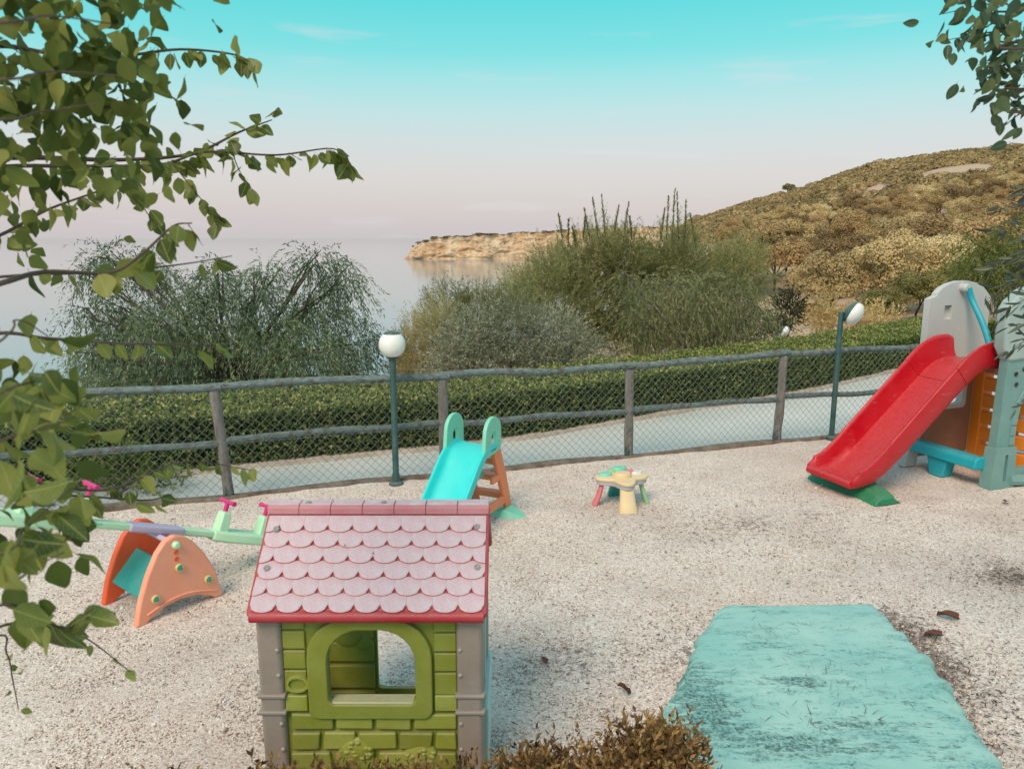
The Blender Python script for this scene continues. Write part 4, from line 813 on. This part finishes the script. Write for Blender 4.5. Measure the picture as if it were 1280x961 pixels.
# ------------------------------------------------------------------ activity table
q = P(776, 630); at_ = thing('activity_table', 'small four-legged toddler activity table with cream flower-shaped top', 'activity table', (q.x, q.y, 0), R(8))
CREAM = plastic('cream_plastic', (226, 200, 156), (230, 212, 180), .45, .1); LILAC = plastic('grey_lilac_plastic', (178, 172, 178), dirt=.1); PINKP = plastic('pink_plastic', (216, 112, 118), (224, 160, 164), .45, .1); TEALP = plastic('teal_plastic', (20, 148, 140), dirt=.1); LG = plastic('leaf_green_plastic', (150, 196, 150), (170, 206, 168), .45, .1)
lobe = lambda r, k: [((r+k*math.cos(4*a))*math.cos(a), (r+k*math.cos(4*a))*math.sin(a)) for a in (2*PI*i/48 for i in range(48))]
MB().prism(lobe(.185, .045), (), .04, Matrix.Translation((0, 0, .20))).build('under_tray', LILAC, at_, bevel=.008)
MB().prism(lobe(.195, .048), (), .03, Matrix.Translation((0, 0, .238))).build('top', CREAM, at_, bevel=.01, seg=3)
for (x, y), m_, r, h in (((-.14, .04), MINT, .062, .022), ((0, -.03), CREAM, .078, .04), ((.02, .15), MINT, .07, .035), ((.15, .05), plastic('white_button', (226, 226, 224)), .05, .02), ((.09, .07), PINKP, .045, .026), ((-.05, .13), LG, .045, .02)):
    MB().lathe([(r, .0), (r, h*.6), (r*.85, h), (.001, h*1.05)], 18, Matrix.Translation((x, y, .266)) @ Matrix.Diagonal((1, .8, 1, 1))).build('button', m_, at_)
for a, m_, w in ((180, PINKP, .042), (90, TEALP, .055), (270, CREAM, .078), (0, LG, .042)):
    ca, sa = math.cos(R(a)), math.sin(R(a)); rings = []
    for rad, z, k in ((.175, .21, .8), (.19, .15, .85), (.21, .08, .95), (.235, .02, 1.1), (.24, 0, 1.05)):
        rings.append([V(((rad+.6*w*k*math.cos(b))*ca-w*k*math.sin(b)*sa, (rad+.6*w*k*math.cos(b))*sa+w*k*math.sin(b)*ca, z)) for b in (2*PI*i/14 for i in range(14))])
    MB().loft(rings).build('leg', m_, at_, smooth=50)

# ------------------------------------------------------------------ seesaw
A0 = P(176, 781); A1 = P(280, 741); B0 = P(125, 758); ud = (A1-A0).normalized(); ctr = (A0+A1)/2+((B0-A0)*.5)
sw = thing('seesaw', 'coral seesaw with pale green beam and pink handles left of the playhouse', 'seesaw', ctr, math.atan2(ud.y, ud.x))
CORAL = plastic('coral_plastic', (244, 156, 126), (246, 178, 152), .42, .1); FLAME = plastic('orange_red_plastic', (240, 88, 30), dirt=.1); PGREEN = plastic('pale_green_plastic', (186, 230, 190), (204, 232, 206), .42, .08); LAV = plastic('lavender_plastic', (190, 178, 206), dirt=.08); MAG = plastic('magenta_plastic', (208, 38, 120), (214, 70, 140), .35, .08); YELB = plastic('pale_yellow_ring', (206, 196, 126))
hl = (A1-A0).length/2
po = [(-hl-.015, 0), (-hl+.05, 0), (-hl+.08, .025), (-.11, .068), (0, .082), (.11, .068), (hl-.08, .025), (hl-.05, 0), (hl+.015, 0)]
po += [(hl-.005, .06), (.245, .20), (.18, .34), (.11, .44), (.05, .495), (-.01, .515), (-.07, .495), (-.13, .43), (-.20, .30), (-.255, .16)]
off = (B0-A0).length/2
for y, m_ in ((-off, CORAL), (off, FLAME)):
    pn = MB().prism(po, [], .055, XZ(y-.028)).build('side_panel', m_, sw, bevel=.016, seg=3)
    pn['label'] = 'coral outer side panel with round bolts' if y < 0 else 'orange-red far side panel'
    ri = [(u*.80-.0, .09+v*.78) for u, v in po[1:]]
    if y < 0:
        MB().tube([V((p.x, y-.030, p.y)) for p in bez([(-.225, .062, 0), (-.11, .098, 0), (0, .112, 0), (.11, .098, 0), (.235, .058, 0)], 6)], .007, 8).build('rim', CORAL, pn)
        for u, z in ((0, .30), (-.165, .15), (.185, .155)):
            Mx = Matrix.Translation((u, y-.028, z)) @ Matrix.Rotation(PI/2, 4, 'X')
            bo = MB().lathe([(.026, 0), (.028, .012), (.022, .02), (.017, .016), (.001, .016)], 16, Mx).build('bolt', YELB, pn); MB().lathe([(.015, .012), (.013, .023), (.001, .024)], 12, Mx).build('bolt_head', TEALP, bo)
        Mx = Matrix.Translation((-.01, y-.028, .455)) @ Matrix.Rotation(PI/2, 4, 'X'); MB().lathe([(.024, 0), (.024, .02), (.016, .03), (.001, .032)], 16, Mx).build('pivot_cap', PGREEN, pn)
        for z in (.405, .36): MB().lathe([(.016, 0), (.016, .003), (.011, .004), (.010, .001), (.001, .001)], 12, Matrix.Translation((-.01, y-.028, z)) @ Matrix.Rotation(PI/2, 4, 'X')).build('hole', FLAME, pn)
MB().loft([[V((x, y, z)) for x, z in ((-.23, .15), (-.05, .33), (-.03, .31), (-.21, .13))] for y in (-off+.02, off-.02)]).build('step', TEALP, sw, bevel=.008)
MB().tube([(-.01, -off, .455), (-.01, off, .455)], .018, 8).build('axle', LAV, sw)
tl = math.atan2(.30, .76); bd = Matrix.Translation((-.01, 0, .50)) @ Matrix.Rotation(tl, 4, 'Y')
def part(mb, name, m_, par=sw, **k): o = mb.build(name, m_, par, **k); o.matrix_local = bd; return o
beam = part(MB().loft([[V((x, s*w, z)) for s, z in ((-1, -.025), (1, -.025), (1, .022), (-1, .022))] for x, w in ((-.98, .06), (-.55, .05), (-.2, .04), (.2, .04), (.55, .05), (.98, .06))]), 'beam', PGREEN, bevel=.015)
part(MB().loft([[V((x, s*w, z)) for s, z in ((-1, -.03), (1, -.03), (1, .026), (-1, .026))] for x, w in ((-.19, .05), (-.1, .06), (.1, .06), (.19, .05))]), 'beam_sleeve', LAV, bevel=.02)
for sx_ in (-1, 1):
    part(MB().loft([[V((sx_*x, s*w, z)) for s, z in ((-1, -.045), (1, -.045), (1, .03), (-1, .03))] for x, w in ((.40, .05), (.5, .09), (.95, .10), (1.02, .07))]), 'seat', PGREEN, bevel=.02)
    for xx in (.47, .80):
        hp = part(MB().loft([[V((sx_*(xx+a), b, z)) for a, b in ((-.05*k, -.06*k), (.05*k, -.06*k), (.05*k, .06*k), (-.05*k, .06*k))] for z, k in ((.0, .85), (.08, .75), (.14, .68), (.16, .55))]), 'handle_post', PGREEN, bevel=.012)
        hd = MB().tube([V((sx_*xx, 0, .15)), V((sx_*xx, 0, .225))], .017, 10); hd.tube([V((sx_*xx, -.085, .225)), V((sx_*xx, -.05, .226)), V((sx_*xx, .05, .226)), V((sx_*xx, .085, .225))], [.018, .014, .014, .018], 10)
        hd.build('handle', MAG, hp)

# ------------------------------------------------------------------ brown dried hedge at the viewer's feet
bh = thing('brown_shrub', 'low dried brown shrub along the bottom edge in front of the playhouse', 'shrub', (0, 0, 0))
F_BRN = foliage('dried_leaf', [(56, 40, 28), (100, 74, 46), (142, 110, 66), (176, 142, 92), (134, 122, 66)], .15)
random.seed(21); cls = []
for i in range(60):
    x = -1.75+2.38*(i+random.random())/60; top = float(np.interp(x, [-1.75, -.9, -.2, .2, .5, .62], [.44, .47, .52, .56, .64, .56]))
    yy = float(np.interp(x, [-1.75, .3, .62], [2.25, 2.35, 2.5])); r = random.uniform(.10, .15)
    cls.append(((x, yy+random.uniform(-.14, .14), top-r*1.2+random.uniform(-.05, .03)), (r, r, r)))
C, U, Vv, T = twigs(cls, 2600, .06, 'up', 9, .026, .011, 0, .6, .45)
lb = MB()
for c, r in cls[::2]: lb.tube([V((c[0]*.98, c[1], -.02)), V((c[0], c[1]+.02, c[2]*.6)), V(c)], [.012, .009, .005], 5)
link('foliage', leaf_mesh('foliage', C, U, Vv, [F_BRN], T), bh); lb.build('branches', BARK, bh)

# ------------------------------------------------------------------ foreground trees with single leaves
def big_leaf(curl, fold, name, mats, wav=0.):
    mb = MB(); rows = []
    for i in range(12):
        t = i/11; w = .30*math.sin(PI*t**.80)**.80 if 0 < t < 1 else .004
        rows.append([V((s*w*(1+wav*math.sin(t*11+s*2))+wav*.5*math.sin(t*3), .12+t*.88, fold*abs(s)*w-curl*t*t*.35+wav*.35*math.sin(t*9+s*3)*abs(s))) for s in (-1, -.5, 0, .5, 1)])
    mb.loft(rows, closed=False); mb.tube([(0, 0, .02), (0, .14, 0)], .008, 3); return mb.mesh(name, mats, 60, False)
def leaf_mat(name, c1, c2, c3, trans):
    m, n, l, b, o = nodes(name); oi = n.new('ShaderNodeObjectInfo'); rp_ = n.new('ShaderNodeValToRGB'); l.new(oi.outputs['Random'], rp_.inputs[0]); e = rp_.color_ramp.elements; e.new(.5)
    for i, c in enumerate((c1, c2, c3)): e[i].position = (.1, .55, .95)[i]; e[i].color = srgb(*c)
    t = tex(n, l, 'Noise', 3, 4); c = mixc(n, l, rng_(n, l, t.outputs[0], .4, .7, 0, .4), rp_.outputs[0], srgb(*c3)); vx = n.new('ShaderNodeSeparateXYZ'); vc = n.new('ShaderNodeTexCoord'); l.new(vc.outputs['Object'], vx.inputs[0]); ab = n.new('ShaderNodeMath'); ab.operation = 'ABSOLUTE'; l.new(vx.outputs[0], ab.inputs[0])
    wv = n.new('ShaderNodeMath'); wv.operation = 'MULTIPLY_ADD'; l.new(ab.outputs[0], wv.inputs[0]); wv.inputs[1].default_value = -.9; l.new(vx.outputs[1], wv.inputs[2]); sn = n.new('ShaderNodeMath'); sn.operation = 'PINGPONG'; l.new(wv.outputs[0], sn.inputs[0]); sn.inputs[1].default_value = .06
    vein = n.new('ShaderNodeMath'); vein.operation = 'MAXIMUM'; l.new(rng_(n, l, ab.outputs[0], .012, .022, 1, 0), vein.inputs[0]); l.new(rng_(n, l, sn.outputs[0], .004, .009, .45, 0), vein.inputs[1])
    c = mixc(n, l, vein.outputs[0], c, srgb(*[min(255, q+12) for q in c3])); sp_ = tex(n, l, 'Noise', 9, 3); c = mixc(n, l, rng_(n, l, sp_.outputs[0], .68, .72, 0, .7), c, srgb(110, 84, 48)); l.new(c, b.inputs['Base Color']); b.inputs['Roughness'].default_value = .45
    tr = n.new('ShaderNodeBsdfTranslucent'); l.new(c, tr.inputs[0]); s = n.new('ShaderNodeMixShader'); s.inputs[0].default_value = trans
    l.new(b.outputs[0], s.inputs[1]); l.new(tr.outputs[0], s.inputs[2]); l.new(s.outputs[0], o.inputs[0]); return m
LM = leaf_mat('broad_leaf', (74, 92, 42), (112, 128, 58), (152, 156, 82), .45); LM2 = leaf_mat('dark_leaf', (54, 80, 66), (84, 106, 78), (122, 132, 86), .4); LM3 = leaf_mat('narrow_leaf', (42, 52, 44), (66, 76, 62), (104, 110, 92), .2)
LEAF = [big_leaf(c, f, 'leaf', [LM], w_) for c, f, w_ in ((.1, .12, .04), (.5, .22, .07), (-.3, .12, .06), (.8, .18, .05), (.3, .38, .04), (.6, .1, .09), (-.4, .25, .07), (1.1, .3, .06))]
LEAF2 = [big_leaf(c, f, 'leaf', [LM2]) for c, f in ((.1, .3), (.6, .5), (-.3, .25))]
LEAF3 = [big_leaf(c, f, 'leaf', [LM3]) for c, f in ((.1, .2), (.4, .4))]
count = {}
def put_leaf(par, meshes, pos, ax, L_, narrow=1.):
    count[par.name] = count.get(par.name, 0)+1
    if count[par.name] > 300: return
    ax = V(ax).normalized(); r = V((random.gauss(0, 1), random.gauss(0, 1), random.gauss(0, 1))); x = ax.cross(r).normalized(); z = x.cross(ax)
    M = Matrix((x*narrow, ax, z*narrow)).transposed().to_4x4() @ Matrix.Scale(L_, 4); M.translation = pos
    o = bpy.data.objects.new('leaf', random.choice(meshes)); COL.objects.link(o); o.parent = par; o.matrix_parent_inverse = par_inv[par.name]; o.matrix_basis = M
par_inv = {}
def branch(par, pts, r0, r1, n_leaf, meshes, L_, bark, hang=.75, spread=.5, t0=.1, narrow=1., jit=.005, bt=None):
    """pts: (px, py, distance) along the branch; leaves spring from it"""
    P3 = bez([Q(*p) if len(p) == 3 else V(p[:3]) for p in pts], 6); rr = [r0+(r1-r0)*i/(len(P3)-1) for i in range(len(P3))]
    o = MB().tube(P3, rr, 6).build('branch', bark, par); o.matrix_parent_inverse = par_inv[par.name]
    for i in range(n_leaf):
        t = t0+(1-t0)*(i+random.random())/n_leaf; f = t*(len(P3)-1); k = min(int(f), len(P3)-2); p = P3[k].lerp(P3[k+1], f-k); d = (P3[k+1]-P3[k]).normalized()
        ax = d*.35+V((0, 0, -hang))+V((random.gauss(0, spread), random.gauss(0, spread), random.gauss(0, spread)*.7))
        put_leaf(par, meshes, p+V((random.gauss(0, jit), random.gauss(0, jit), random.gauss(0, jit))), ax, L_*random.uniform(.65, 1.2), narrow)
def start(name, label, cat, base):
    t = thing(name, label, cat, base); par_inv[t.name] = Matrix.Translation(base).inverted(); return t
random.seed(33)
LT = start('fruit_tree', 'broad-leaved tree at the left edge with leafy branches hanging into view', 'tree', (-1.95, 1.35, 0))
o = MB().tube(bez([(-1.95, 1.35, -.1), (-1.92, 1.38, 1.0), (-1.8, 1.4, 2.0), (-1.6, 1.42, 2.9), (-1.5, 1.5, 3.6)], 5), [.09-.0028*i for i in range(21)], 9).build('trunk', BARK, LT); o.matrix_parent_inverse = par_inv['fruit_tree']
TB = lambda z: tuple(V((-1.92, 1.38, 1.0)).lerp(V((-1.6, 1.42, 2.9)), (z-1)/1.9))
def tb(z, *pts): return [Q(*p) for p in pts], TB(z)
def br_(z, pts, *a, **k):
    q = [Q(*p) for p in pts]; q = [V(TB(z)), V(TB(z)).lerp(q[0], .55)]+q; branch(LT, [tuple(v)+(0,) for v in q], *a, **k)
def lv(pts): return pts
MESH = LEAF
br_(2.5, [(-30, 60, 1.6), (60, 66, 1.8), (150, 70, 1.95), (225, 62, 2.0), (290, 68, 2.05), (318, 80, 2.05)], .007, .0016, 30, LEAF, .052, BARK, t0=.45)
br_(2.3, [(-30, 212, 1.7), (100, 208, 2.0), (200, 206, 2.15), (258, 190, 2.2), (345, 194, 2.25), (416, 186, 2.3), (437, 206, 2.3)], .007, .0014, 62, LEAF, .058, BARK, t0=.36, spread=.45)
for pts, n in (([(215, 204, 2.15), (240, 235, 2.15), (262, 262, 2.15), (272, 275, 2.15)], 14), ([(140, 232, 2.05), (175, 255, 2.05), (205, 300, 2.05)], 9), ([(290, 190, 2.2), (300, 215, 2.2), (318, 240, 2.2)], 6)):
    branch(LT, pts, .0018, .0008, n, LEAF, .055, BARK, t0=.1, spread=.4)
br_(2.3, [(260, 190, 2.2), (300, 170, 2.2), (330, 140, 2.22), (355, 165, 2.2)][0:0]+[(-30, 200, 1.8), (150, 200, 2.1), (240, 192, 2.2), (300, 165, 2.22), (340, 150, 2.22)], .01, .0015, 20, LEAF, .055, BARK, t0=.55, spread=.7, hang=.4)
br_(2.2, [(-30, 305, 1.7), (60, 262, 1.9), (137, 233, 2.0), (165, 210, 2.05)], .006, .0014, 24, LEAF, .054, BARK, t0=.35)
br_(2.1, [(-30, 362, 1.3), (54, 340, 1.45), (137, 341, 1.5), (179, 316, 1.52), (216, 283, 1.55), (240, 279, 1.55)], .007, .0014, 18, LEAF, .062, BARK, t0=.42)
br_(2.1, [(-30, 350, 1.5), (137, 340, 1.6), (230, 330, 1.7), (290, 320, 1.75)], .005, .001, 6, LEAF, .05, BARK, t0=.6)
br_(1.95, [(-30, 420, 1.5), (60, 423, 1.55), (146, 429, 1.6), (230, 431, 1.65), (284, 432, 1.7)], .006, .001, 13, LEAF, .055, BARK, t0=.4)
br_(1.6, [(-30, 590, 1.4), (60, 606, 1.6), (140, 611, 1.75), (229, 577, 1.85), (317, 588, 1.95)], .006, .0012, 24, LEAF, .056, BARK, t0=.4)
br_(1.6, [(-30, 620, 1.5), (100, 620, 1.7), (180, 625, 1.8), (215, 618, 1.85)], .006, .001, 8, LEAF, .05, BARK, t0=.5)
br_(1.2, [(-30, 765, 1.05), (40, 770, 1.15), (83, 785, 1.2), (117, 759, 1.22)], .003, .0012, 12, LEAF, .062, BARK, t0=.4)
br_(1.1, [(-20, 790, 1.2), (70, 785, 1.4), (112, 800, 1.5), (166, 842, 1.6)], .004, .001, 7, LEAF, .035, BARK, t0=.55, hang=.3)
br_(1.1, [(-20, 800, 1.3), (8, 816, 1.4), (16, 850, 1.5), (23, 886, 1.55)], .003, .001, 5, LEAF, .03, BARK, t0=.6, hang=.2)
for z, pts, n in ((1.7, [(-20, 500, .9), (30, 480, 1.0), (80, 470, 1.05)], 12), (1.6, [(-20, 560, .9), (40, 540, .95), (95, 520, 1.0)], 12), (1.5, [(-20, 700, .85), (30, 660, .95), (90, 610, 1.05)], 14), (1.45, [(-20, 690, .9), (50, 690, 1.0), (110, 660, 1.05)], 12), (1.7, [(-20, 440, 1.0), (20, 400, 1.1), (60, 420, 1.15)], 7), (1.4, [(-20, 740, .9), (40, 710, 1.0), (80, 690, 1.05)], 7)):
    br_(z, pts, .0028, .0008, n, LEAF, .066, BARK, t0=.45, spread=.5, jit=.015)
for z, pts, n in ((2.7, [(-20, 30, .9), (60, 20, 1.0), (140, 30, 1.1)], 11), (2.65, [(-20, 100, 1.0), (60, 90, 1.1), (150, 95, 1.15)], 14), (2.6, [(-20, 150, 1.2), (50, 140, 1.3), (120, 130, 1.35)], 14), (2.8, [(-20, -20, 1.2), (60, -10, 1.3), (190, -15, 1.4)], 12)):
    br_(z, pts, .003, .001, n, LEAF, .066, BARK, t0=.45, spread=.6, jit=.02)
# the crown behind: leaves too many to pick apart, joined
def joined_leaves(name, par, src, spots, per, L_, mat, hang=.7):
    co = np.array([v.co[:] for v in src.vertices]); fl = [tuple(p.vertices) for p in src.polygons]; q4 = np.array([f for f in fl if len(f) == 4]); Cc = []; n = 0
    for (c, r), m_ in zip(spots, per):
        for _ in range(m_):
            d = V((random.gauss(0, .5), random.gauss(0, .5), random.gauss(0, .5)))*r; ax = V((random.gauss(0, .55), random.gauss(0, .55), -hang+random.gauss(0, .45))).normalized()
            x = ax.cross(V((random.gauss(0, 1), random.gauss(0, 1), random.gauss(0, 1)))).normalized(); z = x.cross(ax); M = np.array((x, ax, z))*L_*random.uniform(.6, 1.2); Cc.append(co @ M+np.array(c+d)); n += 1
    k = len(co); vs = np.concatenate(Cc); fs = (q4[None]+k*np.arange(n)[:, None, None]).reshape(-1, 4); me = bpy.data.meshes.new(name); me.vertices.add(len(vs)); me.vertices.foreach_set('co', vs.ravel())
    me.loops.add(fs.size); me.loops.foreach_set('vertex_index', fs.ravel().astype(np.int32)); me.polygons.add(len(fs)); me.polygons.foreach_set('loop_start', (np.arange(len(fs))*4).astype(np.int32))
    a = me.attributes.new('tint', 'FLOAT', 'FACE'); a.data.foreach_set('value', np.repeat(rng.random(n), len(q4)).astype(np.float32)); me.update(calc_edges=True)
    return tag(link(name, me, par, [mat]), kind='stuff')
cls = []; per_ = []
for px, py, d, r, m_ in ((20, 20, 1.5, .22, 75), (90, 15, 1.5, .2, 60), (40, 90, 1.5, .22, 75), (110, 80, 1.6, .19, 55), (20, 165, 1.6, .22, 60), (85, 150, 1.6, .18, 45), (-40, 100, 1.6, .25, 50), (150, 20, 1.7, .13, 30), (140, 110, 1.8, .12, 20), (60, 215, 2, .2, 22), (20, 250, 1.9, .15, 14),
                         (15, 480, 1.3, .12, 30), (0, 560, 1.2, .14, 34), (10, 640, 1.2, .13, 34), (40, 700, 1.2, .1, 16), (60, 500, 1.4, .08, 12), (20, 760, 1.2, .09, 12), (0, 420, 1.3, .08, 10)):
    cls.append((Q(px, py, d)-LT.location, r)); per_.append(m_)
joined_leaves('small_leaves', LT, LEAF[1], cls, [int(m_*(1.15 if c[0].z > 2.2 else .8)) for c, m_ in zip(cls, per_)], .058, foliage('small_broad_leaf', [(70, 88, 42), (106, 120, 56), (146, 150, 80)], .45))
RT = start('dark_leaved_tree', 'dark-leaved tree whose leafy twigs hang in the top right corner', 'tree', (2.75, 2.0, 0))
o = MB().tube(bez([(2.75, 2.0, -.1), (2.7, 2.02, 1.2), (2.6, 2.05, 2.4), (2.5, 2.1, 3.6)], 5), [.08-.0028*i for i in range(16)], 9).build('trunk', BARK, RT); o.matrix_parent_inverse = par_inv['dark_leaved_tree']
for z, pts, n in ((3.1, [(1310, 10, 2.1), (1240, 5, 2.2), (1178, 18, 2.25)], 26), (3.0, [(1310, 50, 2.1), (1250, 40, 2.2), (1185, 50, 2.25)], 24), (2.9, [(1310, 85, 2.1), (1262, 75, 2.2), (1222, 82, 2.25)], 20), (2.8, [(1310, 110, 2.1), (1270, 105, 2.2), (1235, 125, 2.25)], 16), (2.7, [(1310, 140, 2.1), (1280, 140, 2.2), (1255, 158, 2.25)], 12), (3.2, [(1320, -15, 2.0), (1250, -20, 2.1), (1190, -12, 2.2)], 16), (2.9, [(1310, 60, 1.8), (1275, 50, 1.8), (1255, 60, 1.8)], 8)):
    q = [V((2.6, 2.05, 2.4)).lerp(V((2.5, 2.1, 3.6)), (z-2.4)/1.2)]+[Q(*p) for p in pts]; branch(RT, [tuple(v)+(0,) for v in q], .004, .001, n, LEAF2, .05, BARK, t0=.32, spread=.7, narrow=.8, jit=.03, hang=.6)
cls = [(Q(px, py, d)-RT.location, r) for px, py, d, r in ((1265, 20, 2.1, .13), (1225, 15, 2.2, .1), (1290, 70, 2.1, .12), (1262, 85, 2.2, .08), (1285, 125, 2.2, .07), (1300, 20, 1.9, .12))]
joined_leaves('small_leaves', RT, LEAF2[1], cls, (46, 26, 40, 18, 12, 34), .046, foliage('small_dark_leaf', [(56, 82, 68), (88, 110, 80), (124, 134, 88)], .4))
OT = start('olive_tree', 'narrow-leaved olive tree sprigs at the right edge over the grey tower', 'tree', (3.35, 3.3, 0))
o = MB().tube(bez([(3.35, 3.3, -.1), (3.3, 3.32, .9), (3.2, 3.35, 1.9), (3.1, 3.35, 2.8)], 5), [.08-.003*i for i in range(16)], 9).build('trunk', PALEBARK, OT); o.matrix_parent_inverse = par_inv['olive_tree']
for z, pts, n in ((2.3, [(1320, 270, 3.1), (1285, 255, 3.15), (1248, 262, 3.2)], 20), (2.2, [(1320, 300, 3.1), (1275, 290, 3.15), (1240, 282, 3.2)], 24), (2.1, [(1320, 330, 3.0), (1280, 320, 3.1), (1238, 345, 3.2)], 28), (2.0, [(1320, 350, 3.0), (1275, 350, 3.1), (1232, 375, 3.2)], 26), (1.95, [(1320, 370, 3), (1280, 375, 3.1), (1250, 395, 3.15)], 22), (1.8, [(1320, 430, 3), (1285, 425, 3.1), (1262, 440, 3.15)], 16), (1.6, [(1320, 510, 3), (1290, 500, 3.1), (1268, 512, 3.15)], 12), (2.25, [(1320, 240, 3.1), (1290, 245, 3.1), (1265, 238, 3.15)], 12), (1.9, [(1320, 390, 2.9), (1290, 400, 3), (1268, 412, 3.1)], 14)):
    q = [V((3.3, 3.32, .9)).lerp(V((3.1, 3.35, 2.8)), (z-.9)/1.9)]+[Q(*p) for p in pts]; branch(OT, [tuple(v)+(0,) for v in q], .004, .001, n, LEAF3, .075, PALEBARK, t0=.35, spread=.6, narrow=.33, jit=.012, hang=.15)
